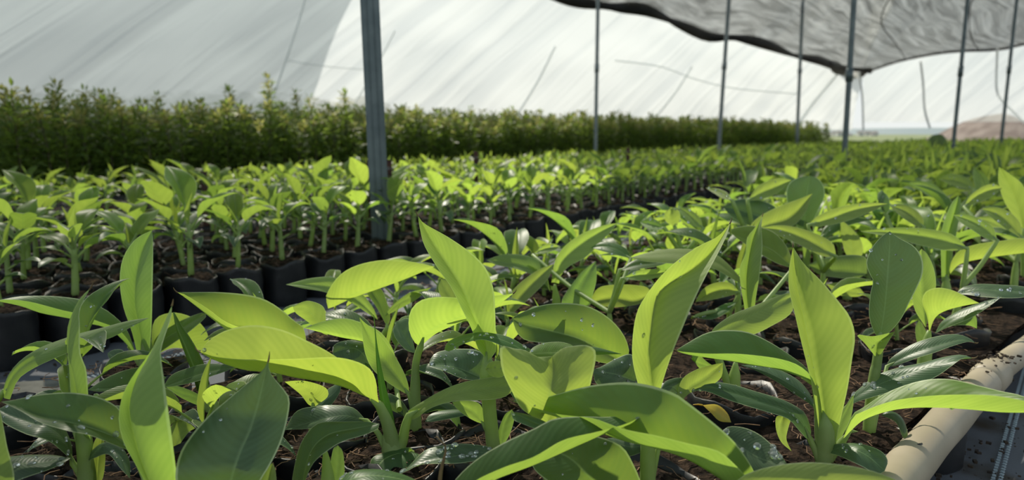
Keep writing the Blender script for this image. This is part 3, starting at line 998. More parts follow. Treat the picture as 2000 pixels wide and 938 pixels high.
leaf_px(r, D, [(944, 828), (925, 806), (905, 795), (883, 786)], [(946, 812), (935, 788), (905, 782)], [(930, 824), (910, 813), (893, 799)], -1, 'y', (0, .02), 0, 0, pet=[(965, 880), (955, 852)], prad=(6, 4))
leaf_px(r, D, [(830, 824), (861, 812), (895, 806), (920, 808)], [(840, 810), (865, 802), (900, 801)], [(845, 824), (880, 818), (905, 813)], 1, 'o', (.03, .05), .01, -.005)
leaf_px(r, D, [(962, 884), (935, 885), (880, 893), (820, 908), (774, 930)], [(958, 874), (938, 870), (901, 867), (861, 871), (829, 881), (797, 912)],
        [(940, 897), (901, 905), (861, 906), (821, 908), (800, 918)], 1, 'o', (-.06, -.09, -.11), .02, -.015, drops=34, big=.0042, tip=8, label='pale wet leaf lined with drops')
leaf_px(r, D, [(978, 878), (985, 830), (1000, 800)], [(972, 850), (985, 812)], [(995, 850), (1005, 815)], -1, 'm', (0, .02), 0, 0)

r, D = hero((842, 1075), 'foreground banana plant with a long blade sweeping right to a hooked tip', [(852, 1040), (862, 1010)], (22, 20, 14))
leaf_px(r, D, [(870, 995), (958, 942), (1035, 912), (1080, 893), (1133, 869), (1181, 848), (1217, 834), (1258, 817), (1272, 811)],
        [(880, 950), (925, 902), (982, 866), (1042, 838), (1080, 819), (1133, 814), (1181, 815), (1222, 812), (1255, 808)],
        [(920, 945), (982, 914), (1042, 893), (1100, 860), (1161, 845), (1193, 837), (1226, 827), (1252, 815)], 1, 'm', (0, .0, .02, .04), .022, -.03, .06, .05, drops=7,
        big=.0055, tip=12, N=30, label='long blade with big drops and a hooked tip')
m = MB()
m.tube([at(x, y, D) - r.location for x, y in cr_sample([(858, 960), (861, 922), (871, 878), (864, 866), (852, 852)], 10)], [.0026, .0024, .0022, .002, .0018, .0015, .0012, .001, .0007, .0004], 6)
o = m.build('leaf', [M_TIP], r); o['label'] = 'thin withered leaf tip, brown'

r, D = hero((1078, 955), 'banana plant at centre with a heart-shaped leaf seen from its glowing underside', [(1076, 900), (1073, 850)], (18, 16, 12))
leaf_px(r, D, [(1070, 830), (1073, 775), (1079, 735), (1079, 696)],
        [(1020, 800), (1000, 765), (983, 730), (977, 700), (979, 676), (1003, 681), (1025, 684), (1046, 697)],
        [(1120, 800), (1145, 775), (1157, 735), (1164, 690), (1149, 675), (1121, 676), (1098, 681)], -1, 'y', (-.02, -.02, .0), -.01, -.01, .1, .1, drops=4, N=28,
        label='heart-shaped bright leaf, tip curled away')
leaf_px(r, D, [(1032, 692), (1060, 690), (1095, 688), (1122, 678)], [(1040, 680), (1060, 671), (1090, 668), (1112, 672)], [(1045, 697), (1075, 698), (1100, 690)], 1, 'y', (.03, .05), .02, -.005, drops=4)
leaf_px(r, D, [(1080, 838), (1045, 826), (1015, 812), (998, 806)], [(1065, 824), (1030, 810), (1010, 806)], [(1060, 842), (1020, 828), (1003, 820)], 1, 'm', (-.07, -.06), .01, -.01, drops=4)
leaf_px(r, D, [(1255, 752), (1215, 735), (1185, 728), (1158, 722)], [(1252, 712), (1232, 692), (1205, 700), (1175, 716)], [(1235, 758), (1195, 757), (1165, 750)], 1, 'o',
        (.12, .08, .06), .03, -.02, drops=16, big=.0036, label='grey wet leaf')
leaf_px(r, D, [(1090, 700), (1120, 690), (1160, 685), (1215, 692)], [(1120, 680), (1160, 678)], [(1120, 700), (1160, 694)], 1, 'm', (.07, .08), .01, 0)

r, D = hero((1265, 955), 'banana plant right of centre with a tall two-toned erect leaf leaning right', [(1265, 900), (1266, 830), (1270, 770)], (17, 16, 15, 16))
leaf_px(r, D, [(1275, 770), (1266, 700), (1270, 650), (1277, 600), (1286, 572), (1314, 549), (1352, 528), (1389, 496), (1412, 462), (1426, 436)],
        [(1402, 462), (1368, 479), (1327, 506), (1293, 537), (1266, 571), (1246, 605), (1237, 646), (1235, 700), (1247, 755)],
        [(1421, 455), (1409, 482), (1389, 520), (1368, 561), (1348, 605), (1334, 639), (1317, 680), (1301, 725), (1290, 762)], -1, ('y', (1254, 778), (1289, 772)), (0, .01, .03, .06), -.02, -.035,
        .06, .14, drops=3, tip=10, N=32, label='tall two-toned erect leaf')
leaf_px(r, D, [(1205, 985), (1150, 930), (1105, 890), (1050, 880)], [(1252, 960), (1236, 905), (1205, 866), (1130, 850)], [(1140, 985), (1080, 948), (1040, 912)], 1, 'm', (-.05, -.04, .0), .0, .0, drops=9,
        label='broad dark leaf in the shade of the long blade')
leaf_px(r, D, [(1262, 872), (1225, 872), (1186, 856)], [(1255, 862), (1220, 855)], [(1250, 885), (1215, 893), (1195, 872)], 1, 'o', (.0, .02), .01, -.005)
leaf_px(r, D, [(1330, 800), (1325, 768), (1310, 755), (1286, 765)], [(1343, 750), (1330, 738), (1300, 745)], [(1322, 775), (1305, 772)], 1, 'o', (.04, .02), .01, -.005, drops=8)
leaf_px(r, D, [(1320, 800), (1345, 760), (1375, 740), (1412, 709)], [(1330, 745), (1360, 722), (1395, 712)], [(1345, 770), (1380, 758), (1408, 738)], -1, 'y', (.02, .05), 0, 0, drops=3,
        pet=[(1272, 950), (1290, 860)], prad=(6, 5))

r, D = hero((1515, 1048), 'foreground banana plant whose huge sunlit blade arches left across the bottom', [(1510, 1010), (1500, 985)], (28, 26, 20))
leaf_px(r, D, [(1492, 990), (1440, 958), (1400, 932), (1342, 898), (1282, 877), (1226, 864), (1177, 848), (1110, 820), (1048, 802), (1000, 783)],
        [(1025, 782), (1060, 778), (1121, 761), (1169, 751), (1226, 747), (1274, 754), (1318, 769), (1340, 784), (1381, 816), (1421, 850), (1449, 882), (1474, 925)],
        [(1075, 806), (1110, 812), (1161, 818), (1217, 838), (1282, 851), (1342, 866), (1400, 880), (1425, 898), (1458, 932), (1485, 968)], 1, 'm', (0, -.02, .0, .05, .10), .0, -.045,
        .10, .06, N=36, tip=12, label='huge sunlit blade arching left')
leaf_px(r, D, [(1412, 846), (1445, 872), (1490, 898), (1537, 907)], [(1417, 836), (1435, 833), (1461, 838), (1489, 853), (1520, 882)],
        [(1422, 868), (1440, 905), (1475, 922), (1512, 920)], 1, 'o', (.08, .06, .04), .015, -.01, drops=18, big=.005, label='short wet leaf with a puddle of drops')
leaf_px(r, D, [(1420, 975), (1500, 950), (1600, 945), (1700, 950), (1790, 970)], [(1440, 938), (1480, 918), (1540, 906), (1600, 904), (1680, 914), (1750, 938)],
        [(1480, 985), (1600, 985), (1700, 985)], -1, 'y', (-.05, -.07, -.05), .01, -.01, .1, .05, label='bright leaf cut by the bottom of the picture')

r, D = hero((1608, 912), 'banana plant with the widest upright lit leaf, in the right foreground by the pale pipe', [(1610, 880), (1612, 840), (1614, 810)], (17, 18, 20, 22))
leaf_px(r, D, [(1616, 870), (1604, 790), (1590, 720), (1574, 640), (1558, 560), (1552, 520), (1549, 482)],
        [(1541, 526), (1541, 566), (1552, 612), (1564, 664), (1576, 712), (1587, 758), (1594, 800), (1600, 850)],
        [(1570, 515), (1604, 549), (1638, 589), (1661, 621), (1670, 658), (1664, 704), (1656, 756), (1646, 802), (1634, 855)], -1, ('y', (1598, 878), (1634, 876)), (0, .0, .01, .03), -.015, -.035,
        .06, .12, drops=4, tip=8, N=30, label='wide upright leaf, half in shadow')
leaf_px(r, D, [(1590, 750), (1580, 744), (1550, 732), (1510, 720), (1469, 714), (1421, 705), (1381, 699), (1340, 692), (1320, 685)],
        [(1578, 722), (1542, 693), (1501, 667), (1461, 649), (1421, 645), (1381, 650), (1340, 672)],
        [(1582, 732), (1558, 713), (1526, 702), (1481, 695), (1433, 691), (1381, 691), (1330, 687)], 1, 'm', (0, -.03, -.04, -.04), .035, -.02, .08, .06, tip=12,
        pet=[(1604, 905), (1598, 850), (1596, 790)], prad=(8, 6), label='arching leaf, dark above and bright below')
leaf_px(r, D, [(1582, 858), (1566, 826), (1532, 800), (1501, 790), (1461, 778), (1421, 766), (1381, 755), (1338, 764)],
        [(1584, 840), (1574, 810), (1558, 796), (1526, 780), (1473, 764), (1429, 751), (1381, 745), (1350, 753)],
        [(1580, 862), (1570, 852), (1558, 838), (1538, 818), (1501, 806), (1461, 794), (1421, 781), (1381, 765), (1350, 764)], 1, 'o', (0, -.02, -.02), .015, -.015, .1, .08,
        drops=9, big=.0034, pet=[(1602, 910), (1594, 884)], prad=(8, 6))
leaf_px(r, D, [(1595, 805), (1580, 778), (1545, 752), (1500, 728), (1446, 713)], [(1588, 780), (1565, 748), (1530, 726), (1490, 714)],
        [(1582, 790), (1555, 772), (1520, 748), (1480, 726)], 1, 'o', (.03, .05, .08), .02, 0, drops=12, pet=[(1604, 905), (1600, 850)], prad=(5, 4))
leaf_px(r, D, [(1644, 864), (1664, 840), (1688, 820), (1733, 804), (1781, 797), (1842, 797), (1902, 801), (1962, 806), (2040, 806)],
        [(1664, 812), (1688, 795), (1721, 773), (1761, 755), (1809, 742), (1858, 741), (1906, 752), (1954, 764), (2003, 776)],
        [(1666, 816), (1688, 803), (1721, 790), (1761, 780), (1822, 773), (1882, 771), (1942, 773), (2010, 786)], 1, 'y', (0, -.03, -.08, -.14), .03, -.02, .08, .08,
        drops=6, big=.0035, pet=[(1612, 910), (1625, 890), (1644, 864)], prad=(10, 8), N=30, label='long leaf reaching out over the pale pipe')
leaf_px(r, D, [(1612, 884), (1650, 874), (1690, 888), (1728, 920)], [(1625, 870), (1650, 866), (1685, 868), (1720, 881), (1734, 900)],
        [(1630, 888), (1655, 898), (1690, 915), (1712, 928)], 1, 'o', (0, -.04, -.06), .01, -.01, drops=8, pet=[(1610, 912)], prad=(4, 4))
leaf_px(r, D, [(1530, 812), (1524, 840), (1532, 862), (1546, 882)], [(1516, 815), (1516, 840), (1526, 864)], [(1545, 815), (1540, 835), (1536, 858)], -1, 'y', (-.01, -.02), 0, 0)
leaf_px(r, D, [(1618, 905), (1640, 830), (1660, 790), (1668, 770)], [(1622, 860), (1648, 800)], [(1636, 870), (1662, 815)], -1, 'm', (.05, .08), 0, 0)

r, D = hero((1697, 850), 'banana plant on the right with a dark veined oval leaf standing upright', [(1700, 800), (1706, 750), (1713, 700)], (13, 12, 11, 11))
leaf_px(r, D, [(1717, 664), (1722, 640), (1728, 600), (1733, 540), (1737, 490), (1738, 452)],
        [(1720, 464), (1703, 484), (1692, 511), (1697, 532), (1705, 549), (1700, 573), (1697, 607), (1700, 630), (1708, 650)],
        [(1755, 465), (1785, 481), (1801, 505), (1802, 535), (1789, 566), (1775, 593), (1762, 620), (1742, 645), (1725, 658)], 1, 'o', (0, .0, .01), .01, -.005, .05, .05,
        drops=9, N=28, label='dark veined oval leaf with drops down the midrib', pet=[(1708, 740), (1715, 690)], prad=(10, 9))
leaf_px(r, D, [(1650, 800), (1672, 776), (1720, 750), (1780, 728), (1850, 706), (1900, 700)], [(1660, 778), (1681, 757), (1713, 733), (1753, 719), (1801, 709), (1842, 698), (1878, 693)],
        [(1672, 786), (1705, 776), (1741, 765), (1773, 753), (1809, 745), (1834, 733), (1860, 714), (1882, 699)], 1, 'o', (0, -.02, -.05), .015, -.015, .08, .08,
        drops=12, big=.004, tip=10, pet=[(1694, 850), (1665, 845), (1642, 825)], prad=(6, 5), label='grey-green wet leaf pointing right')
leaf_px(r, D, [(1732, 716), (1775, 694), (1830, 676), (1880, 664), (1905, 670)], [(1740, 700), (1781, 673), (1826, 658), (1866, 653), (1892, 660)],
        [(1750, 714), (1793, 699), (1826, 689), (1858, 677), (1890, 668)], 1, 'o', (.06, .04, .03), .015, -.01, tip=7, pet=[(1705, 845), (1720, 770)], prad=(5, 4))
leaf_px(r, D, [(1712, 700), (1712, 675), (1725, 662), (1748, 648)], [(1690, 672), (1674, 654), (1705, 657)], [(1722, 690), (1735, 668)], -1, 'm', (0, -.01, -.02), -.01, -.01, .1, .1, drops=5)
leaf_px(r, D, [(1720, 812), (1745, 808), (1765, 828), (1768, 862)], [(1735, 802), (1760, 814), (1773, 845)], [(1730, 815), (1750, 826), (1762, 852)], 1, 'o', (-.01, -.03), .01, 0)

r, D = hero((1802, 742), 'bright young banana plant near the pale pipe, right of the upright dark leaf', [(1806, 700), (1812, 660)], (14, 13, 12))
leaf_px(r, D, [(1815, 650), (1820, 618), (1840, 603), (1875, 595), (1912, 592)], [(1811, 620), (1801, 590), (1808, 570), (1830, 562), (1860, 567), (1890, 581)],
        [(1826, 622), (1845, 608), (1880, 598)], -1, 'y', (0, -.03, -.03), -.01, .02, .12, .05)
leaf_px(r, D, [(1808, 640), (1802, 580), (1798, 520), (1800, 486)], [(1785, 600), (1780, 540), (1790, 500)], [(1818, 600), (1828, 560), (1824, 525), (1812, 498)], -1, 'y', (.05, .08), 0, -.01)
leaf_px(r, D, [(1826, 652), (1860, 625), (1905, 605), (1956, 580)], [(1840, 628), (1875, 606), (1920, 590)], [(1850, 640), (1895, 622), (1930, 600)], 1, 'o', (0, -.02, -.04), .015, -.01, drops=10, big=.003)
leaf_px(r, D, [(1850, 640), (1880, 618), (1900, 615), (1908, 642)], [(1870, 612), (1895, 605), (1907, 620)], [(1865, 636), (1892, 636)], 1, 'm', (.0, .02), .01, -.01)
leaf_px(r, D, [(1868, 574), (1910, 566), (1960, 569), (2045, 572)], [(1880, 562), (1910, 555), (1950, 556), (2000, 560)], [(1890, 576), (1930, 581), (1990, 582)], 1, 'o', (.04, .0, .0), .02, -.02, drops=12, big=.004)
leaf_px(r, D, [(1812, 690), (1800, 655), (1795, 625)], [(1792, 670), (1788, 640)], [(1815, 665), (1803, 635)], -1, 'm', (.02, .04), 0, 0, pet=[(1804, 735)], prad=(6, 5))

r, D = hero((1222, 770), 'banana plant behind the heart-shaped leaf with a broad dark leaf rimmed in light', [(1222, 745), (1223, 720)], (11, 10, 9))
leaf_px(r, D, [(1220, 712), (1190, 692), (1133, 663), (1060, 643), (1020, 632), (1000, 622)],
        [(1229, 690), (1221, 660), (1201, 632), (1173, 610), (1141, 596), (1101, 592), (1060, 596), (1020, 610)],
        [(1195, 712), (1155, 703), (1120, 682), (1080, 672), (1030, 666), (1010, 650)], 1, 'm', (.0, -.06, -.1), .03, -.03, .08, .06, drops=8, big=.0045, label='broad dark leaf rimmed in light')

r, D = hero((1432, 775), 'banana plant between the two tall erect leaves with a pale folded leaf', [(1434, 750), (1436, 720)], (14, 13, 11))
leaf_px(r, D, [(1388, 655), (1430, 638), (1470, 616), (1510, 597), (1552, 577)], [(1396, 639), (1430, 615), (1474, 597), (1512, 581), (1542, 572)],
        [(1410, 664), (1467, 655), (1505, 638), (1545, 612)], -1, 'y', (0, .02, .05), .01, -.01, pet=[(1433, 775), (1410, 720)], prad=(8, 8))
leaf_px(r, D, [(1400, 720), (1350, 700), (1395, 660)], [(1375, 702), (1372, 690)], [(1370, 722), (1360, 700)], -1, 'm', (.02, .02), 0, 0)

r, D = hero((1463, 690), 'banana plant behind them with a rolled two-toned erect leaf', [(1463, 660), (1463, 620)], (11, 10, 9))
leaf_px(r, D, [(1463, 628), (1458, 545), (1470, 470), (1489, 422)], [(1472, 448), (1459, 465), (1456, 496), (1445, 523), (1447, 561), (1454, 602)],
        [(1487, 448), (1489, 482), (1484, 534), (1475, 592)], -1, ('m', (1453, 628), (1475, 628)), (0, 0, .02), -.01, -.025, .15, .2, tip=6)
leaf_px(r, D, [(1549, 524), (1510, 490), (1470, 474), (1428, 455)], [(1430, 447), (1467, 441), (1508, 452), (1535, 479), (1548, 510)], [(1440, 466), (1475, 490), (1512, 512), (1540, 522)], 1, 'y',
        (.08, .1, .12), .03, -.02, pet=[(1470, 620), (1520, 560)], prad=(5, 4))
leaf_px(r, D, [(1455, 560), (1410, 520), (1350, 500), (1300, 497), (1232, 503)], [(1440, 535), (1400, 498), (1350, 487), (1290, 488)], [(1430, 545), (1380, 520), (1310, 515), (1260, 511)], -1, 'y', (0, .02, .05), .02, -.02)

r, D = hero((1848, 610), 'banana plant at right with a rolled spear standing left of the long pale leaf', [(1848, 580), (1848, 550)], (10, 9, 9))
leaf_px(r, D, [(1847, 548), (1850, 470), (1866, 410), (1872, 382)], [(1838, 505), (1838, 455), (1856, 402)], [(1854, 530), (1867, 462), (1877, 402)], -1, ('m', (1839, 550), (1856, 548)), (0, .02), -.01, -.02, .2, .2)
leaf_px(r, D, [(1856, 535), (1868, 518), (1905, 505), (1955, 497), (2035, 490)], [(1854, 520), (1872, 491), (1908, 477), (1959, 470), (2000, 466)], [(1875, 516), (1910, 507), (1960, 499)], -1, 'y',
        (0, -.03, -.05), .0, .02, .1, .05)
leaf_px(r, D, [(1840, 560), (1800, 540), (1765, 520)], [(1825, 540), (1790, 520)], [(1815, 556), (1780, 540)], 1, 'o', (.0, .03), .01, 0, drops=3)

r, D = hero((1092, 628), 'banana plant with a bright pointed leaf rising right, beyond the scoop-shaped leaf', [(1088, 600), (1085, 570)], (10, 9, 8))
leaf_px(r, D, [(1083, 552), (1095, 515), (1125, 485), (1165, 458), (1206, 436)], [(1084, 510), (1104, 480), (1140, 455), (1180, 440)], [(1095, 540), (1112, 520), (1145, 502), (1178, 468), (1197, 448)], -1, ('y', (1077, 552), (1092, 554)), (0, .03), -.0, -.02)
leaf_px(r, D, [(1119, 600), (1132, 560), (1150, 530), (1164, 510)], [(1097, 592), (1110, 565), (1140, 528)], [(1150, 598), (1158, 575), (1165, 545)], -1, 'm', (-.08, -.05), 0, -.01)
leaf_px(r, D, [(985, 628), (1003, 598), (1035, 560), (1081, 516)], [(988, 590), (1010, 558), (1050, 528)], [(1002, 612), (1040, 577), (1070, 545)], -1, 'y', (-.1, -.02), 0, -.01)
leaf_px(r, D, [(1075, 570), (1060, 535), (1010, 518), (950, 508)], [(1062, 520), (1030, 500), (985, 497)], [(1055, 545), (1010, 526), (970, 518)], -1, 'm', (0, .02, .05), .01, -.01)
leaf_px(r, D, [(1273, 572), (1240, 590), (1200, 582), (1150, 592)], [(1260, 560), (1215, 556), (1170, 562)], [(1255, 592), (1210, 600), (1175, 598)], -1, 'y', (-.05, -.04), 0, -.01)

r, D = hero((722, 690), 'banana plant beside the path with a smooth bright leaf arching right', [(716, 660), (700, 630)], (10, 9, 8))
leaf_px(r, D, [(641, 603), (650, 597), (686, 577), (726, 563), (772, 548), (812, 534), (849, 521)], [(637, 585), (640, 570), (663, 538), (698, 518), (749, 508), (801, 511), (830, 517)],
        [(655, 598), (690, 582), (735, 566), (790, 546)], -1, 'y', (0, -.04, -.04), -.01, .02, .12, .05)
leaf_px(r, D, [(738, 625), (705, 592), (665, 568), (610, 558), (558, 556)], [(728, 600), (700, 568), (657, 543), (610, 543)], [(722, 615), (680, 588), (635, 571), (595, 564)], -1, 'y', (0, .0, .02), .01, -.01)
leaf_px(r, D, [(757, 640), (745, 600), (730, 575), (722, 560)], [(735, 600), (715, 570)], [(762, 615), (748, 570), (735, 560)], 1, 'm', (-.02, .02), 0, 0, pet=[(728, 690)], prad=(6, 5))
leaf_px(r, D, [(752, 618), (775, 595), (805, 580), (842, 562)], [(765, 598), (800, 572)], [(775, 606), (812, 586)], -1, 'm', (-.02, .0), 0, 0)

r, D = hero((1573, 560), 'banana plant with a round dark leaf standing above the sea of bright leaves', [(1574, 530), (1575, 490)], (8, 8, 7))
leaf_px(r, D, [(1570, 470), (1572, 420), (1576, 380), (1582, 344)], [(1545, 415), (1536, 385), (1540, 360), (1560, 347)], [(1598, 410), (1610, 385), (1608, 362), (1596, 348)], 1, 'o', (0, 0), 0, 0)
leaf_px(r, D, [(1464, 455), (1500, 440), (1545, 425), (1587, 378)], [(1466, 440), (1485, 422), (1522, 403), (1560, 389)], [(1490, 455), (1540, 446), (1570, 420)], -1, 'y', (-.1, -.05), 0, -.02)
leaf_px(r, D, [(1578, 530), (1576, 480), (1572, 430)], [(1568, 490), (1569, 450)], [(1584, 490), (1579, 450)], -1, 'm', (-.05, -.05), 0, 0)

r, D = hero((1655, 590), 'banana plant with a pale pointed leaf, right middle distance, behind the upright dark leaf', [(1655, 560), (1660, 530)], (9, 8, 8))
leaf_px(r, D, [(1664, 512), (1662, 480), (1652, 452), (1641, 428)], [(1650, 492), (1643, 460)], [(1684, 498), (1682, 470), (1662, 445)], -1, 'y', (0, .02), 0, 0)
leaf_px(r, D, [(1693, 535), (1650, 532), (1610, 530), (1578, 518)], [(1692, 505), (1665, 498), (1620, 503), (1590, 512)], [(1670, 545), (1630, 542), (1600, 536)], -1, 'm', (-.08, -.05), .01, -.01)
leaf_px(r, D, [(1690, 575), (1650, 568), (1615, 556)], [(1670, 556), (1635, 552)], [(1670, 580), (1635, 575)], -1, 'y', (-.1, -.08), 0, 0)

r, D = hero((2003, 545), 'banana plant at the right edge with an erect leaf lit at its top', [(2002, 500), (2000, 460)], (9, 8, 8))
leaf_px(r, D, [(2000, 450), (1985, 400), (1968, 360), (1951, 326)], [(1985, 430), (1962, 395), (1950, 355)], [(2012, 410), (2000, 365), (1975, 342)], -1, 'y', (0, .02), 0, -.02)
leaf_px(r, D, [(2015, 500), (1990, 465), (1950, 440), (1905, 425)], [(1995, 455), (1950, 425), (1925, 422)], [(1990, 480), (1945, 455)], -1, 'y', (0, -.02), .01, -.01)

r, D = hero((1832, 318), 'far banana plant with a small round dark leaf against the brown mound', [(1832, 305)], (3, 3))
leaf_px(r, D, [(1830, 300), (1828, 285), (1832, 262)], [(1815, 290), (1812, 275), (1820, 265)], [(1846, 290), (1850, 277), (1842, 264)], 1, 'o', (0, 0), 0, 0)
leaf_px(r, D, [(1833, 306), (1850, 296), (1872, 300)], [(1850, 292)], [(1852, 302)], -1, 'y', (0, 0), 0, 0)

# plants of the near bed in the middle distance, also traced
def mid_hero(base, label, top, leaves):
    r, D = hero(base, label, [((base[0] + top[0]) / 2, (base[1] + top[1]) / 2), top], (8, 7, 6))
    for M, A, B, face, mat, dep in leaves:
        leaf_px(r, D, M, A, B, face, mat, dep, .012 if face > 0 else .0, -.015, .10, .08, pet=[top, (.5 * top[0] + .5 * M[0][0], .6 * top[1] + .4 * M[0][1] - 4)], prad=(5, 4), drops=7, big=.0036, N=16)


mid_hero((1606, 606), 'banana plant behind the rolled erect leaf with two long arching bright blades', (1608, 530), [
    ([(1578, 440), (1620, 428), (1670, 410), (1734, 398)], [(1600, 420), (1650, 402), (1700, 396)], [(1600, 443), (1655, 432), (1705, 412)], -1, 'y', (0, .05)),
    ([(1633, 502), (1600, 482), (1560, 462), (1525, 450), (1488, 445)], [(1626, 475), (1590, 455), (1550, 443), (1515, 440)], [(1605, 500), (1560, 478), (1520, 460)], -1, 'y', (-.1, -.05)),
    ([(1600, 470), (1625, 440), (1660, 425), (1700, 430)], [(1610, 445), (1640, 422), (1675, 418)], [(1625, 458), (1660, 440)], 1, 'm', (.1, .14))])
mid_hero((1860, 640), 'banana plant whose long blade runs left behind the round-topped upright dark leaf', (1880, 560), [
    ([(1890, 486), (1850, 472), (1800, 462), (1740, 455), (1680, 452)], [(1860, 458), (1800, 446), (1740, 445)], [(1855, 490), (1800, 480), (1740, 464)], -1, 'y', (0, .08)),
    ([(1948, 470), (1925, 448), (1895, 432), (1862, 420)], [(1940, 445), (1915, 428), (1885, 418)], [(1925, 466), (1900, 450), (1878, 436)], -1, 'y', (0, .05))])
mid_hero((1978, 582), 'banana plant near the right edge with two bright blades curving over soil', (1985, 510), [
    ([(1997, 466), (1975, 440), (1950, 420), (1917, 408)], [(1992, 435), (1968, 412), (1940, 404)], [(1980, 460), (1955, 440), (1930, 420)], -1, 'y', (0, .05)),
    ([(1883, 404), (1905, 385), (1932, 372), (1958, 367)], [(1895, 382), (1925, 362), (1945, 361)], [(1905, 398), (1935, 386)], -1, 'y', (.2, .2))])
mid_hero((1775, 592), 'banana plant right of the middle distance with a short arched two-toned blade', (1780, 520), [
    ([(1804, 444), (1785, 425), (1765, 412), (1738, 402)], [(1802, 425), (1780, 405), (1760, 399)], [(1790, 442), (1765, 427), (1750, 414)], -1, 'y', (0, .05)),
    ([(1730, 420), (1715, 395), (1722, 372)], [(1718, 400), (1714, 380)], [(1738, 405), (1735, 385)], 1, 'o', (.1, .1))])
mid_hero((1852, 478), 'banana plant with pale curved blades in the blurred right distance', (1855, 430), [
    ([(1905, 372), (1880, 358), (1855, 352), (1833, 350)], [(1895, 352), (1870, 341), (1850, 341)], [(1885, 368), (1860, 362)], -1, 'y', (0, .1)),
    ([(1852, 398), (1830, 380), (1805, 368), (1774, 357)], [(1845, 378), (1822, 360), (1798, 353)], [(1830, 390), (1805, 378)], -1, 'y', (0, .1)),
    ([(1900, 400), (1925, 370), (1915, 340), (1902, 325)], [(1905, 370), (1900, 345)], [(1930, 380), (1930, 350)], -1, 'y', (0, .1))])
mid_hero((1482, 558), 'banana plant left of the round dark leaf with a broad grey-green blade', (1480, 490), [
    ([(1530, 435), (1490, 425), (1450, 412), (1412, 404)], [(1515, 405), (1480, 390), (1440, 390)], [(1500, 442), (1460, 440), (1430, 425)], 1, 'o', (0, .05)),
    ([(1460, 392), (1485, 378), (1515, 366), (1546, 352)], [(1480, 364), (1510, 350), (1530, 348)], [(1485, 390), (1520, 376)], -1, 'y', (0, .1)),
    ([(1430, 392), (1410, 378), (1378, 367)], [(1420, 376), (1400, 368)], [(1412, 388), (1395, 378)], -1, 'y', (.0, .1))])
mid_hero((1335, 582), 'small banana plant at the near bed edge with an oval bright leaf, mid picture', (1335, 500), [
    ([(1318, 444), (1308, 425), (1312, 406)], [(1300, 432), (1299, 415)], [(1328, 430), (1326, 412)], -1, 'y', (0, 0)),
    ([(1374, 446), (1350, 424), (1325, 404)], [(1366, 425), (1345, 408)], [(1352, 440), (1334, 422)], -1, 'y', (0, .05)),
    ([(1298, 446), (1275, 440), (1250, 434)], [(1282, 430), (1264, 428)], [(1280, 450), (1260, 444)], -1, 'm', (0, .05))])
mid_hero((1424, 662), 'banana plant between the erect leaves with bright narrow side blades', (1425, 610), [
    ([(1446, 572), (1420, 566), (1390, 572), (1358, 590)], [(1425, 552), (1395, 553), (1372, 566)], [(1425, 578), (1390, 586)], -1, 'y', (0, .03)),
    ([(1352, 620), (1385, 618), (1415, 604), (1442, 588)], [(1385, 610), (1415, 594)], [(1390, 624), (1420, 610)], 1, 'm', (-.05, .0))])
mid_hero((1192, 668), 'banana plant left of the tall two-toned leaf with stacked flat blades', (1190, 610), [
    ([(1232, 505), (1205, 488), (1180, 482), (1154, 484)], [(1222, 485), (1195, 474), (1172, 474)], [(1210, 500), (1180, 492)], 1, 'm', (.1, .15)),
    ([(1210, 528), (1245, 518), (1280, 514), (1312, 510)], [(1240, 508), (1280, 503)], [(1245, 526), (1285, 520)], 1, 'm', (.0, .0)),
    ([(1214, 545), (1245, 538), (1275, 536), (1302, 530)], [(1245, 529), (1280, 526)], [(1250, 548), (1280, 543)], -1, 'y', (-.05, .0)),
    ([(1040, 498), (1065, 486), (1095, 482)], [(1060, 480), (1080, 476)], [(1068, 494), (1085, 488)], -1, 'y', (.2, .2))])

# ------------------------------------------------------------------ the rest of the near bed
pipe_a = on_z(1810, 865, 0.13); pipe_b = on_z(2000, 680, 0.13)
pd = (pipe_b - pipe_a); pd.z = 0; pd.normalize(); pn = Vector((pd.y, -pd.x, 0))


def right_of_pipe(p):
    return (Vector((p.x, p.y, 0)) - Vector((pipe_a.x, pipe_a.y, 0))).dot(pn)


rg = random.Random(21)
O1 = ['first', 'second', 'third', 'fourth', 'fifth', 'sixth', 'seventh', 'eighth', 'ninth', 'tenth', 'eleventh', 'twelfth', 'thirteenth',
      'fourteenth', 'fifteenth', 'sixteenth', 'seventeenth', 'eighteenth', 'nineteenth']
ORD = list(O1)
for tn, th in (('twenty', 'twentieth'), ('thirty', 'thirtieth'), ('forty', 'fortieth'), ('fifty', 'fiftieth'), ('sixty', 'sixtieth'), ('seventy', 'seventieth'),
               ('eighty', 'eightieth'), ('ninety', 'ninetieth')):
    ORD.append(th)
    ORD += [tn + '-' + o_ for o_ in O1[:9]]
near = []
for j in range(16):
    for i in range(-14, 150):
        off = 0.715 + 0.152 * j + rg.uniform(-.008, .008)
        t = 0.152 * (i + 0.5 * (j % 2)) + rg.uniform(-.008, .008)
        p = bed(off, t)
        px, py, z = project((p.x, p.y, SOIL + .1))
        if z < .80 or (z < 1.0 and py > 900) or px < -350 or px > 2350 or py > 1150: continue
        if right_of_pipe(p) > -0.10 or off > 2.5: continue
        if any((p - Vector((h.x, h.y, 0))).length < 0.125 for h in HERO): continue
        near.append((z, j, i, p, px))
near.sort(key=lambda a: a[0])
NEAR_IND = 125
cnt = {}
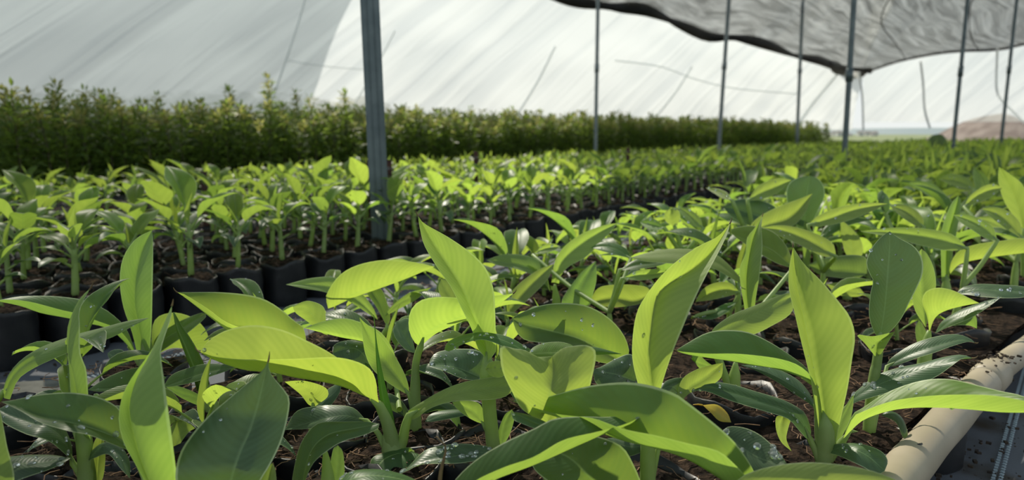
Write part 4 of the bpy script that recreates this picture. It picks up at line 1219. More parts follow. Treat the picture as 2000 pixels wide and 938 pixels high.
for k, (z, j, i, p, px) in enumerate(near[:NEAR_IND]):
    sc = rg.uniform(.74, .92) if z > 1.45 else rg.uniform(.46, .60)
    if z > 1.45 and j < 3: sc *= .74 + .08 * j
    cnt[j] = cnt.get(j, 0) + 1
    if z < 1.45:
        lab = 'low banana plant, near bed, %s row from the path, %s from the viewer' % (ORD[j], ORD[cnt[j] - 1])
    else:
        lab = 'leafy banana plant, near bed, %s row from the path, %s from the viewer' % (ORD[j], ORD[cnt[j] - 1])
    put_plant(NEARV[rg.randrange(10)], p, rg.random() * 6.28, lab, 'banana plants of the near bed', k, sc)
near_rest = [(p, z) for z, j, i, p, px in near[NEAR_IND:]]

# ------------------------------------------------------------------ middle bed
POST = on_z(746, 466, SOIL)
mid = []
for j in range(8):
    for i in range(-18, 170):
        off = -0.075 - 0.152 * j + rg.uniform(-.006, .006)
        t = 0.152 * (i + 0.5 * (j % 2)) + rg.uniform(-.006, .006)
        p = bed(off, t)
        px, py, z = project((p.x, p.y, SOIL + .1))
        if z < 1.2 or px < -120 or px > 2100 or t > 22: continue
        if (p - Vector((POST.x, POST.y, 0))).length < .10: continue
        mid.append((z, j, i, p, px, t))
mid.sort(key=lambda a: a[0] + a[1] * .8)
MID_IND = 130
sel = mid[:MID_IND]
tpost = coords(POST)[1]
for j in range(8):
    rowp = sorted([s for s in sel if s[1] == j], key=lambda s: s[5])
    left = [s for s in rowp if s[5] < tpost]; right = [s for s in rowp if s[5] >= tpost]
    for side, lst in (('left', left[::-1]), ('right', right)):
        for q, s in enumerate(lst):
            z, jj, i, p, px, t = s
            if j == 0:
                lab = 'black-bagged young banana plant, middle bed front row, %s %s of the steel post' % (ORD[q], side)
            else:
                lab = 'young banana plant, middle bed %s row, %s %s of the steel post' % (ORD[j], ORD[q], side)
            sc = rg.uniform(1.0, 1.3) if j == 0 else rg.uniform(.95, 1.2)
            put_plant(MIDV[rg.randrange(9)], p, rg.random() * 6.28, lab, 'banana plants of the middle bed', q + j, sc)
mid_rest = [(s[3], s[0]) for s in mid[MID_IND:]]


# ------------------------------------------------------------------ numpy stuff builders
def mesh_arrays(parts, mats):
    """joins a generic plant's meshes (plus bag and soil) into arrays"""
    V, Fs, Ms = [], [], []
    n = 0
    UV = []
    for me in parts:
        nv = len(me.vertices)
        co = np.empty(nv * 3); me.vertices.foreach_get('co', co)
        V.append(co.reshape(-1, 3))
        uvl = me.uv_layers[0].data
        for pl in me.polygons:
            mt = me.materials[pl.material_index]
            Ms.append(mats.index(mt))
            Fs.append(tuple(v + n for v in pl.vertices))
            UV.extend([tuple(uvl[l].uv) for l in pl.loop_indices])
        n += nv
    return np.vstack(V), Fs, Ms, np.array(UV)


def light_plant(seed, H, kind):
    """far plant: bag, stem, a few simple leaves"""
    rnd = random.Random(seed)
    m = MB()
    m.lathe([(.066, 0.0), (.069, .06), (.068, .14), (.060, .135)], 8, 2)
    b0 = len(m.v)
    for k in range(8):
        m.v.append(Vector((.062 * math.cos(k * .785), .062 * math.sin(k * .785), SOIL)))
    m.face([b0 + k for k in range(8)], None, 3)
    m.tube([Vector((0, 0, SOIL)), Vector((0, 0, SOIL + H * .2)), Vector((.01, 0, SOIL + H * .4))], [.008, .007, .005], 4, 1, cap=False)
    a0 = rnd.random() * 6.28
    n = 6 if kind == 'near' else 5
    for i in range(n):
        f = i / (n - 1)
        base = Vector((0, 0, SOIL + H * ((.12 + .24 * f) if kind == 'near' else (.30 + .24 * f))))
        if i == n - 1:
            el, dr, L, W, fo = math.radians(78), math.radians(15), H * (.5 if kind == 'near' else .36), H * .12, math.radians(50)
        else:
            el = math.radians((30 if kind == 'near' else 40) + 26 * f + rnd.uniform(-8, 8)); dr = math.radians(rnd.uniform(60, 95) - 12 * f)
            L = H * ((.5 + .28 * f) if kind == 'near' else (.32 + .2 * f)); W = L * (.36 if kind == 'near' else .46); fo = math.radians(rnd.uniform(12, 38))
        mi = 5 if f < .25 else (4 if rnd.random() < .3 else 0)
        local_leaf(m, base, a0 + 2.4 * i, el, L, W, dr, fo, rnd, 1, 6, mi, 1, 0.25, .003)
    return m


def scatter(name, protos, places, mats, label, rnd, smin=.85, smax=1.15, cat=None):
    """all far repeats as ONE mesh"""
    arr = []
    for m in protos:
        V = np.array([tuple(v) for v in m.v])
        lens = np.array([len(f) for f in m.f])
        idx = np.array([i for f in m.f for i in f])
        uv = np.array([c for q in m.uv for p in q for c in p])
        arr.append((V, lens, idx, uv, np.array(m.m)))
    VV, LL, II, UU, MM = [], [], [], [], []
    n = 0
    for p in places:
        V, lens, idx, uv, mi = arr[rnd.randrange(len(arr))]
        a = rnd.random() * 6.28
        s = rnd.uniform(smin, smax)
        c, si = math.cos(a), math.sin(a)
        sc = np.array([1, 1, s])
        R = np.array([[c, -si, 0], [si, c, 0], [0, 0, 1]])
        W = (V * sc) @ R.T + np.array([p[0], p[1], 0])
        VV.append(W); LL.append(lens); II.append(idx + n); UU.append(uv); MM.append(mi)
        n += len(V)
    VV = np.vstack(VV); LL = np.concatenate(LL); II = np.concatenate(II); UU = np.concatenate(UU); MM = np.concatenate(MM)
    me = bpy.data.meshes.new(name)
    me.vertices.add(len(VV)); me.vertices.foreach_set('co', VV.ravel().astype(np.float32))
    me.loops.add(len(II)); me.loops.foreach_set('vertex_index', II.astype(np.int32))
    me.polygons.add(len(LL))
    me.polygons.foreach_set('loop_start', np.r_[0, np.cumsum(LL)[:-1]].astype(np.int32))
    me.polygons.foreach_set('loop_total', LL.astype(np.int32))
    for mt in mats: me.materials.append(mt)
    me.polygons.foreach_set('material_index', MM.astype(np.int32))
    me.polygons.foreach_set('use_smooth', np.ones(len(LL), bool))
    uvl = me.uv_layers.new(name='UVMap'); uvl.data.foreach_set('uv', UU.astype(np.float32))
    me.update(calc_edges=True)
    me.validate()
    o = link(name, me)
    tag(o, label, cat, None, 'stuff')
    return o


PM = [M_YOUNG, M_STEM, M_BAG, M_SOIL, M_MID, M_OLD]
LN = [light_plant(500 + i, random.Random(i).uniform(.22, .27), 'near') for i in range(7)]
LM = [light_plant(600 + i, random.Random(i + 9).uniform(.17, .215), 'mid') for i in range(7)]
scatter('banana_plants_beyond', LN, [p for p, z in near_rest if z < 16], PM, 'far part of the near bed, a sea of bright banana leaves', rg, .9, 1.2, 'plants')
scatter('banana_plants_beyond', LM, [p for p, z in mid_rest if z < 22], PM, 'far part of the middle bed, hundreds of small banana plants', rg, .85, 1.2, 'plants')
third = []
for j in range(8):
    for i in range(-24, 140):
        p = bed(-1.88 - .152 * j + rg.uniform(-.01, .01), .152 * (i + .5 * (j % 2)))
        px, py, z = project((p.x, p.y, .25))
        if z > 1.6 and -150 < px < 2050 and z < 22: third.append((z + j * .8, p, px, j))
third.sort(key=lambda a: a[0])
TH_IND = 45
for q, (zz, p, px, j) in enumerate(sorted(third[:TH_IND], key=lambda a: (a[3], a[2]))):
    nq = len([1 for a in third[:TH_IND] if a[3] == j and a[2] <= px])
    put_plant(MIDV[rg.randrange(9)], p, rg.random() * 6.28, 'small blurred banana plant, back bed %s row, %s from the left picture edge' % (ORD[j], ORD[nq - 1]),
              'banana plants of the back bed', q, rg.uniform(.8, 1.05))
scatter('banana_plants_beyond', LM, [a[1] for a in third[TH_IND:]], PM, 'rest of the back bed of banana plants before the saplings', rg, .8, 1.1, 'plants')

# ------------------------------------------------------------------ tree saplings behind
def sapling(seed, H, light=False):
    rnd = random.Random(seed)
    st = MB()
    q = [Vector((0, 0, 0)), Vector((rnd.uniform(-.02, .02), rnd.uniform(-.02, .02), H * .5)), Vector((rnd.uniform(-.04, .04), rnd.uniform(-.04, .04), H * .97))]
    pts = [Vector(p) for p in cr_sample([tuple(a) for a in q], 6)]
    st.tube(pts, [.006, .0055, .005, .004, .003, .0015], 4 if light else 6, 0, cap=False)
    lf = MB()
    n = 90 if light else 230
    for i in range(n):
        f = .10 + .90 * (i / n) ** .85
        x = f * 5; k = min(4, int(x)); c = pts[k].lerp(pts[k + 1], x - k) if k < 5 else pts[5]
        az = i * 2.4 + rnd.uniform(-.4, .4)
        rad = rnd.uniform(.0, .12) * (1.15 - f)
        c = c + Vector((math.cos(az), math.sin(az), 0)) * rad + Vector((0, 0, rnd.uniform(-.02, .02)))
        L = rnd.uniform(.06, .115) * (1.15 - .5 * f) * (1.5 if light else 1)
        W = L * rnd.uniform(.26, .40)
        el = rnd.uniform(-.5, .8) + f * .5
        d = Vector((math.cos(az) * math.cos(el), math.sin(az) * math.cos(el), math.sin(el)))
        s_ = Vector((-math.sin(az), math.cos(az), rnd.uniform(-.6, .6))).normalized()
        b_ = len(lf.v)
        up = Vector((0, 0, -L * .18))
        lf.v += [c, c + d * L * .45 + s_ * W * .5, c + d * L * .5 - Vector((0, 0, W * .2)), c + d * L * .45 - s_ * W * .5, c + d * L + up]
        mi = 1 if (f > .86 and rnd.random() < .55) else 0
        lf.face((b_, b_ + 1, b_ + 2), None, mi); lf.face((b_, b_ + 2, b_ + 3), None, mi)
        lf.face((b_ + 1, b_ + 4, b_ + 2), None, mi); lf.face((b_ + 2, b_ + 4, b_ + 3), None, mi)
    return st, lf


SAPM = []
for i in range(8):
    st, lf = sapling(700 + i, random.Random(i).uniform(.66, .80))
    SAPM.append((st.mesh('stem', M_BARK), lf.mesh('foliage', [M_SAP_A, M_SAP_T])))
sbm = MB(); sbm.lathe([(.036, 0), (.04, .05), (.038, .12), (.032, .115)], 10, cap_top=True)
SAPBAG = sbm.mesh('grow_bag', M_BAG)
saps = []
for j in range(11):
    for i in range(-40, 190):
        o_ = -3.15 - .17 * j + rg.uniform(-.04, .04)
        t = .125 * i + rg.uniform(-.04, .04)
        p = bed(o_, t)
        px, py, z = project((p.x, p.y, .5))
        if z < 2 or px < -60 or px > 1640 or t > 21: continue
        saps.append((z + j * 1.1, p, px, j, t))
saps.sort(key=lambda a: a[0])
SAP_IND = 300
for q, (zz, p, px, j, t) in enumerate(saps[:SAP_IND]):
    nq = len([1 for a in saps[:SAP_IND] if a[3] == j and a[4] <= t])
    r = empty('tree_sapling', (p.x, p.y, 0))
    r.rotation_euler = (0, 0, rg.random() * 6.28)
    k = rg.randrange(8)
    s = rg.uniform(.86, 1.08)
    if rg.random() < .08 and px < 700: s *= 1.2
    r.scale = (1, 1, s)
    side = 'left' if px < 720 else 'right'
    lab = ('leafy tree sapling, %s row of the tall hedge, %s from the left' % (ORD[j], ORD[nq - 1])) if j < 4 else \
        'leafy tree sapling deep inside the tall hedge behind its front rows'
    tag(r, lab, 'tree sapling', 'tree saplings of the tall back hedge')
    link('grow_bag', SAPBAG, r)
    link('stem', SAPM[k][0], r)
    o = link('foliage', SAPM[k][1], r)
LS = []
for i in range(6):
    st, lf = sapling(800 + i, random.Random(i).uniform(.64, .80), True)
    m = MB(); m.v = list(st.v); m.f = list(st.f); m.uv = list(st.uv); m.m = [2] * len(st.f)
    n0 = len(m.v); m.v += lf.v
    for f, u, k in zip(lf.f, lf.uv, lf.m):
        m.f.append(tuple(x + n0 for x in f)); m.uv.append(u); m.m.append(k)
    LS.append(m)
rest = [a for a in saps[SAP_IND:] if not (a[4] > 15 and rg.random() < (a[4] - 15) * .1)]
scatter('tree_saplings_beyond', LS, [a[1] for a in rest], [M_SAP_A, M_SAP_T, M_BARK], 'the rest of the dense tree saplings forming the hedge', rg, .85, 1.08, 'saplings')

# ------------------------------------------------------------------ poles
def c_post(base, lean_px, label):
    """galvanised C channel post: web, two flanges with lips, raised ribs"""
    r = empty('steel_post', (base.x, base.y, 0))
    tag(r, label, 'post')
    top = at(*lean_px, base.y)
    top = top + (top - Vector((base.x, base.y, 0))) * .35
    h = top.z
    w, d, th = .068, .05, .003
    m = MB()
    poly = [(-w/2, -d/2), (-w/2+.014, -d/2), (-w/2+.014, -d/2+th), (-.012, -d/2+th), (-.008, -d/2+.007), (.008, -d/2+.007), (.012, -d/2+th), (w/2-.014, -d/2+th),
            (w/2-.014, -d/2), (w/2, -d/2), (w/2, d/2), (w/2-.018, d/2), (w/2-.018, d/2-th), (w/2-th, d/2-th), (w/2-th, -d/2+th*2),
            (-w/2+th, -d/2+th*2), (-w/2+th, d/2-th), (-w/2+.018, d/2-th), (-w/2+.018, d/2), (-w/2, d/2)]
    m.extrude(poly, 0, h, rz=0.18)
    dx = (top.x - base.x) / h; dy = (top.y - base.y) / h
    for k, v in enumerate(m.v):
        m.v[k] = Vector((v.x + dx * v.z, v.y + dy * v.z, v.z))
    m.build('channel', M_STEEL, r)
    for s_ in (-1, 1):
        f = MB()
        f.extrude([(s_ * .022 - .004, -d/2 - .002), (s_ * .022 + .004, -d/2 - .002), (s_ * .022 + .003, -d/2 + .002), (s_ * .022 - .003, -d/2 + .002)], 0, h, rz=0.18)
        for k, v in enumerate(f.v): f.v[k] = Vector((v.x + dx * v.z, v.y + dy * v.z, v.z))
        f.build('rib', M_STEEL, r)
    bt = MB()
    bt.tube([Vector((.004, -.03, .33)), Vector((.004, -.038, .33))], .007, 6)
    bt.tube([Vector((.004, -.034, .33)), Vector((.004, .034, .33))], .0035, 6)
    bt.build('bolt', M_STEEL, r)
    return r


c_post(POST, (722, 0), 'large blue-grey steel channel post standing in the middle bed')


def pole(bx, by, d, tx, ty, rad, label, mat=None):
    """round steel pole with foot plate, coupling and a wire tie"""
    b_ = at(bx, by, d); t_ = at(tx, ty, d)
    dirv = (t_ - b_)
    foot = b_ - dirv * (b_.z / dirv.z)
    tp = t_ + dirv.normalized() * .25
    r = empty('steel_pole', (foot.x, foot.y, 0)); tag(r, label, 'pole', 'thin steel poles of the greenhouse')
    o = r.location
    m = MB(); m.tube([foot - o, b_ - o, t_ - o, tp - o], rad, 10)
    m.build('shaft', mat or M_STEEL, r)
    m = MB(); c = foot.lerp(tp, .55) - o
    u_ = (tp - foot).normalized()
    m.tube([c - u_ * .05, c + u_ * .05], rad * 1.3, 10); m.build('coupling', mat or M_STEEL, r)
    m = MB(); m.tube([Vector((0, 0, 0)), Vector((0, 0, .012))], rad * 2.6, 12); m.build('foot_plate', M_STEEL, r)
    return r, tp


poles = [
    (1648, 322, 5.4, 1668, 0, .020, 'nearest thin steel pole, right of centre, passing the dark gathered end of the net'),
    (1862, 282, 7.2, 1890, 0, .019, 'thin dark steel pole standing in front of the brown mound'),
    (1957, 262, 8.6, 1986, 0, .019, 'rightmost thin steel pole, beyond the mound pole'),
    (1163, 292, 9.0, 1168, -4, .023, 'grey steel pole in front of the saplings, right of the large post', M_STEEL_HAZED),
    (1404, 284, 11.5, 1424, -4, .030, 'grey steel pole before the right part of the sapling hedge', M_STEEL_HAZED),
    (1557, 262, 15.5, 1567, 20, .034, 'faint farthest steel pole near the end of the sapling hedge', M_STEEL_HAZED),
]
for p in poles: pole(*p)


def stake(px, py0, py1, d, w, label, grp=None):
    a = at(px, py1, d); b_ = at(px, py0, d)
    r = empty('stake', (a.x, a.y, 0)); tag(r, label, 'stake', grp)
    m = MB()
    m.extrude([(-w/2, -w/2), (w/2, -w/2), (w/2, -w/2 + w*.25), (-w/2 + w*.25, -w/2 + w*.25), (-w/2 + w*.25, w/2), (-w/2, w/2)], 0, b_.z)
    m.build('angle_bar', M_RUST, r)
    m = MB()
    for k in range(3):
        m.tube([Vector((w*.62*math.cos(t_), w*.62*math.sin(t_), b_.z - .03 - k*.004)) for t_ in np.linspace(0, 6.28, 9)], .0012, 4, cap=False)
    m.build('wire_tie', M_WIRE, r)


stake(763, 312, 470, 2.86, .026, 'rusty brown stake close behind the large steel post, on its right')
stake(724, 312, 440, 2.90, .014, 'thin rusty stake close behind the large steel post, on its left')
stake(930, 296, 360, 4.2, .026, 'short dark stake in the middle bed right of the large post')
stake(1226, 288, 330, 5.6, .026, 'short dark stake in the middle bed, far right of the large post')
stake(402, 335, 380, 3.0, .026, 'short dark stake among the plants left of the large post')

# ------------------------------------------------------------------ pale pipe along the bed's edge
axis = [(1640, 1060), (1700, 1000), (1761, 928), (1812, 868), (1866, 808), (1922, 748), (1971, 706), (2010, 678), (2090, 618)]
pts = [on_z(x, y, 0.128 + (.002 * math.sin(i))) for i, (x, y) in enumerate(axis)]
rp = empty('edge_pipe', (pts[3].x, pts[3].y, 0))
tag(rp, 'pale tan plastic pipe lying along the right edge of the near bed', 'pipe')
q = [Vector(a) for a in cr_sample([tuple(p - rp.location) for p in pts], 60)]
last = q[-1] + (q[-1] - q[-5]) * 12
split = max(k for k in range(60) if project(q[k] + rp.location)[0] < 1952)
m = MB(); m.tube(q[:split], [.0255 * (1 + .02 * math.sin(k * .7)) for k in range(split)], 24); m.build('pipe_length', M_PIPE, rp)
m = MB(); m.tube(q[split - 1:] + [last], [.0215] * (len(q) - split + 2), 24); m.build('pipe_length', M_PIPE, rp)
m = MB(); m.tube(q[split - 4:split + 1], [.0262, .0285, .0285, .028, .0235], 24); o = m.build('socket', M_PIPE, rp)
m = MB()
rr_ = random.Random(5)
for k in range(70):
    c = q[split + rr_.randint(-4, 1)] + Vector((rr_.uniform(-.028, .028), rr_.uniform(-.022, .022), 0))
    c.z = .128 + .025 + rr_.uniform(-.006, .002)
    s_ = rr_.uniform(.001, .0035)
    m.box(c, (s_ * 2, s_, s_), rr_.random() * 3)
x = m.build('soil_crumbs', M_DIRT, rp); x['kind'] = 'stuff'

# crumbs and coir spilled on the ground cover right of the pipe and on the path
m = MB()
for k in range(300):
    if k % 2:
        p = on_z(rr_.uniform(1780, 2000), rr_.uniform(740, 938), 0.02)
    else:
        p = on_z(rr_.uniform(0, 450), rr_.uniform(680, 790), 0.02)
    p = p + Vector((rr_.gauss(0, .01), rr_.gauss(0, .01), 0))
    s_ = .001 + .0045 * rr_.random() ** 2
    m.box((p.x, p.y, .018), (s_ * 1.6, s_, s_ * .8), rr_.random() * 3)
tag(m.build('soil_crumbs', M_DIRT), 'crumbs of dark soil spilled on the grey ground cover', 'soil', kind='stuff')

m = MB()
for k in range(5200):
    o_ = rr_.uniform(.52, 1.75); t_ = rr_.uniform(-2.1, 1.6)
    c = bed(o_, t_, SOIL + .004)
    if right_of_pipe(c) > -.03: continue
    d = rr_.random() * 6.28
    pp = []
    for s_ in range(4):
        pp.append(c.copy()); d += rr_.uniform(-1, 1)
        c = c + Vector((math.cos(d), math.sin(d), rr_.uniform(-.25, .35))) * rr_.uniform(.006, .014)
    m.tube(pp, rr_.uniform(.0004, .0010), 3, 0, cap=False)
tag(m.build('coir_fibres', M_FIB), 'brown coir fibres matted over the potting soil of the near bed', 'fibres', kind='stuff')

# soil heaped between the bags of the near bed (the bags stand tight, soil fills the gaps)
def fill(name, o0, o1, t0, t1, label, z=.118, n0=34, n1=150, lim=False):
    m = MB()
    grid = {}
    for i in range(n1 + 1):
        for j in range(n0 + 1):
            p = bed(o0 + (o1 - o0) * j / n0, t0 + (t1 - t0) * (i / n1) ** 1.5, 0)
            if lim:
                rp_ = right_of_pipe(p)
                if rp_ > -.045: p = p - pn * (rp_ + .045)
            p.z = z + .016 * noise.noise(Vector((p.x * 14, p.y * 14, 1))) + .008 * noise.noise(Vector((p.x * 60, p.y * 60, 4)))
            m.v.append(p)
    for i in range(n1):
        for j in range(n0):
            a = i * (n0 + 1) + j
            m.face((a, a + 1, a + n0 + 2, a + n0 + 1))
    return tag(m.build(name, M_SOIL), label, 'soil', kind='stuff')


fill('loose_soil', .72, 2.6, -2.0, 20, 'loose dark coir soil lying between the bags of the near bed', lim=True)
fill('loose_soil', -1.20, -.09, -2.5, 20, 'loose dark soil lying between the bags of the middle bed')
fill('loose_soil', -3.0, -1.90, -3.2, 20, 'loose dark soil lying between the bags of the back bed')

# yellow leaf lying on the soil
r = empty('fallen_leaf', tuple(on_z(1395, 812, .15)))
tag(r, 'small yellow withered leaf lying on soil under the dark arching leaf', 'leaf')
m = MB()
D = r.location.y
n = 14
M3 = [at(x, y, D) - r.location for x, y in cr_sample([(1372, 797), (1395, 803), (1410, 815), (1428, 831)], n)]
A3 = [at(x, y, D + .012 * math.sin(math.pi * k / 13)) - r.location for k, (x, y) in enumerate(cr_sample([(1372, 797), (1400, 796), (1420, 812), (1428, 831)], n))]
B3 = [at(x, y, D - .01 * math.sin(math.pi * k / 13)) - r.location for k, (x, y) in enumerate(cr_sample([(1372, 797), (1388, 812), (1405, 828), (1428, 831)], n))]
for L_ in (M3, A3, B3):
    for k in range(n): L_[k] = L_[k] + Vector((0, 0, .004))
m.loft([tuple(p) for p in M3], [tuple(p) for p in A3], [tuple(p) for p in B3], 3, .1, .1, vw=(0, 0, 1))
m.build('blade', M_YEL, r)
m = MB(); m.tube([M3[0], M3[0] + Vector((-.006, .0, .001)), M3[0] + Vector((-.012, .004, -.001))], [.0012, .001, .0006], 6, cap=False); m.build('stalk', M_YEL, r)

# grey board on the path at the left
r = empty('board', tuple(on_z(60, 790, .0)))
tag(r, 'short grey mossy board lying on the path at the far left', 'board')
m = MB()
c = Vector((0, 0, .022))
m.box(c, (.36, .10, .022), .18)
bvm = m.build('plank', M_PLANK, r)
bv = bvm.modifiers.new('bevel', 'BEVEL'); bv.width = .003; bv.segments = 2

# ------------------------------------------------------------------ greenhouse film and net
from mathutils.bvhtree import BVHTree
M_SEAM = simple('film_seam', (0.80, 0.83, 0.84), (0.85, 0.87, 0.88), 20, 0.6, trans=(0.85, 0.88, 0.88), trf=0.75)
fpath = [(-11, 1.5), (-8.5, 6), (-5.5, 11), (-1, 17), (6, 24), (14.2, 30.2)]
cp = cr_sample(fpath, 90)
NZ = 34


def film_sheet(i_lo, i_hi, mat, label, hb=.62, ht=6.2):
    m = MB()
    for i in range(i_lo, i_hi + 1):
        for k in range(NZ + 1):
            f = k / NZ
            ii = min(89, i + 5.5 * f)
            c0 = int(min(88, ii)); fr = ii - c0
            x, y = cp[c0] * (1 - fr) + cp[c0 + 1] * fr
            tx, ty = cp[c0 + 1] - cp[c0]
            l = math.hypot(tx, ty); nx, ny = ty / l, -tx / l
            z = hb + (ht - hb) * f
            lean = -1.6 * f * f          # the wall curves in over the beds with height
            w = .14 * noise.noise(Vector((x * .35 + z * .6, y * .35 - z * .3, z * .25)))
            w += .04 * noise.noise(Vector((x * .9 + z * 1.2, y * .9 - z, z)))
            m.v.append(Vector((x + nx * (-lean + w), y + ny * (-lean + w), z)))
    n = i_hi - i_lo
    for i in range(n):
        for k in range(NZ):
            a = i * (NZ + 1) + k
            u0, u1 = (i + i_lo) * .45, (i + 1 + i_lo) * .45
            m.face((a, a + NZ + 1, a + NZ + 2, a + 1), [(u0, k * .17), (u1, k * .17), (u1, (k + 1) * .17), (u0, (k + 1) * .17)])
    o = tag(m.build('greenhouse_film', mat), label, 'plastic sheet')
    return o, BVHTree.FromPolygons(m.v, m.f)


ISPL = 32
film_a, bv_a = film_sheet(0, ISPL, M_FILM_GREY, 'grey plastic film walling the greenhouse behind the left part of the hedge')
film, bv_b = film_sheet(ISPL, 89, M_FILM, 'bright creased plastic film behind the hedge, right of the large steel post')


def seam(pl, w, nm='seam'):
    """overlap band of two film widths, lying on the sheet"""
    P, own = [], film
    for x, y in cr_sample(pl, 16):
        d = ray(x, y)
        for bv, fo in ((bv_b, film), (bv_a, film_a)):
            h = bv.ray_cast(CAM, d)
            if h[0] is not None:
                own = fo
                P.append(h[0] - d.normalized() * .05)
                break
    if len(P) < 3: return
    mm = MB()
    mm.tube(P, w, 6, cap=False)
    mm.build(nm, M_SEAM, own)


for pl, w in (([(602, -20), (575, 70), (530, 200)], .016), ([(772, 60), (735, 130), (688, 212)], .014), ([(1085, 90), (1050, 160), (1008, 228)], .028),
              ([(1352, 130), (1320, 180), (1276, 236)], .03), ([(1640, 140), (1590, 200), (1557, 246)], .05), ([(1200, 118), (1290, 130), (1350, 152), (1430, 172), (1560, 184)], .02),
              ([(560, 118), (640, 130), (712, 136)], .008)):
    seam(pl, w)

# second sheet: the open gable side right of the net, thinner, hanging loose
m = MB()
cp2 = cr_sample([(14.8, 30.8), (19, 30), (25, 27.5), (31, 24)], 40)
for i, (x, y) in enumerate(cp2):
    for k in range(21):
        f = k / 20
        z = .95 + 6.4 * f
        w = .35 * noise.noise(Vector((x * .3, y * .3, z * .3)))
        m.v.append(Vector((x, y + w, z)))
for i in range(39):
    for k in range(20):
        a = i * 21 + k
        m.face((a, a + 21, a + 22, a + 1), [(i * .43, k * .32), ((i + 1) * .43, k * .32), ((i + 1) * .43, (k + 1) * .32), (i * .43, (k + 1) * .32)])
film2 = tag(m.build('greenhouse_film', M_FILM_THIN), 'pale thin plastic film hanging across the open right end of the greenhouse', 'plastic sheet')
for pl, d, rad in (([(1798, 120), (1803, 165), (1806, 215), (1816, 250)], 21, .03), ([(1948, 95), (1946, 170), (1955, 195), (1975, 215), (2000, 240)], 21, .03),
                   ([(1677, 140), (1684, 190), (1686, 255)], 20, .025)):
    mm = MB()
    P = [at(x, y, d) for x, y in cr_sample(pl, 14)]
    mm.tube(P, rad, 5, cap=False)
    mm.build('hanging_cord', M_SEAM, film2)

# unseen black net, added high over the left beds to shade the lower-left plants
m = MB()
for i in range(25):
    for k in range(21):
        x = -7.5 + (6.55) * i / 24
        y = 1.2 + 5.2 * k / 20
        x += .55 * (k / 20) * 0 - .12 * (y - 1.2)
        m.v.append(Vector((x, y, 2.42 + .10 * noise.noise(Vector((x, y, 0))))))
for i in range(24):
    for k in range(20):
        a = i * 21 + k
        m.face((a, a + 21, a + 22, a + 1), [(i / 6, k / 6), ((i + 1) / 6, k / 6), ((i + 1) / 6, (k + 1) / 6), (i / 6, (k + 1) / 6)])
unseen_net = tag(m.build('shade_net', M_NET_UNSEEN), 'unseen black net added overhead to shade the plants at lower left', 'shade net')

# shade net
zc = 2.95
hem = [(1060, -14), (1120, 2), (1200, 14), (1262, 20), (1330, 50), (1385, 72), (1440, 74), (1500, 88), (1550, 108), (1600, 118), (1640, 132), (1700, 138)]
hem3 = [on_z(x, y, zc) for x, y in cr_sample(hem, 40)]
back = [(1700, 138), (1760, 118), (1830, 104), (1880, 99), (1940, 97), (1975, 92), (2010, 84), (2150, 70), (2400, 55)]
back3 = [on_z(x, y, zc) for x, y in cr_sample(back, 40)]
corner = hem3[-1]
m = MB()
for i in range(40):          # along the hem, corner first
    for k in range(40):
        p = hem3[39 - i] + (back3[k] - corner)
        w = .16 * noise.noise(Vector((p.x * .6, p.y * .6, 0))) + .05 * noise.noise(Vector((p.x * 2, p.y * 1.3, 5)))
        edge = min(1, i / 4, k / 4) if k and i else 0
        m.v.append(Vector((p.x, p.y, zc + (w + .12) * min(1, min(i, k) / 5))))
for i in range(39):
    for k in range(39):
        a = i * 40 + k
        m.face((a, a + 1, a + 41, a + 40), [(i / 10, k / 10), (i / 10, (k + 1) / 10), ((i + 1) / 10, (k + 1) / 10), ((i + 1) / 10, k / 10)])
net = tag(m.build('shade_net', M_NET), 'black shade net sagging under the roof at the upper right', 'shade net')
mm = MB()
P = [p + Vector((0, 0, .0)) for p in hem3[::1]]
mm.tube(P, [.06 + .08 * abs(math.sin(k * .42)) * (0.6 + k / 50) for k in range(40)], 8, flat=.8)
o = mm.build('gathered_hem', M_NETD, net)
mm = MB()
mm.tube([on_z(x, y, zc) for x, y in cr_sample([(1618, 122), (1640, 136), (1662, 144), (1682, 142), (1696, 136)], 14)],
        [.05, .13, .21, .24, .21, .18, .21, .25, .24, .21, .19, .19, .13, .03], 10, flat=.7)
mm.build('gathered_bundle', M_NETD, net)
mm = MB(); mm.tube([p + Vector((0, 0, -.01)) for p in back3], .04, 6); mm.build('edge_cord', M_NETD, net)
for k0, k1 in ((4, 30), (12, 38), (22, 34)):
    mm = MB()
    P = [m.v[int(round(i)) * 40 + int(round(k0 + (k1 - k0) * i / 39))] for i in range(40)]
    mm.tube([Vector(p) for p in cr_sample([tuple(p) for p in P[::4]], 24)], .014, 5, cap=False)
    mm.build('support_wire', M_NETD, net)

# ------------------------------------------------------------------ far background
m = MB()
for i in range(61):
    for k in range(2):
        x = -60 + i * 6
        z = 0 if k == 0 else .54 + 160 * (4 + 5 * (noise.noise(Vector((i * .13, 3, 0))) + .6)) / F
        m.v.append(Vector((x, 160 + k * 6, z)))
for i in range(60):
    m.face((i * 2, i * 2 + 2, i * 2 + 3, i * 2 + 1))
b0 = len(m.v)
for i in range(61):
    m.v.append(Vector((-60 + i * 6, 190, 0)))
for i in range(60):
    m.face((i * 2 + 1, i * 2 + 3, b0 + i + 1, b0 + i))
tag(m.build('far_hills', M_HILL), 'low blue-grey hills on the horizon at right', kind='structure')

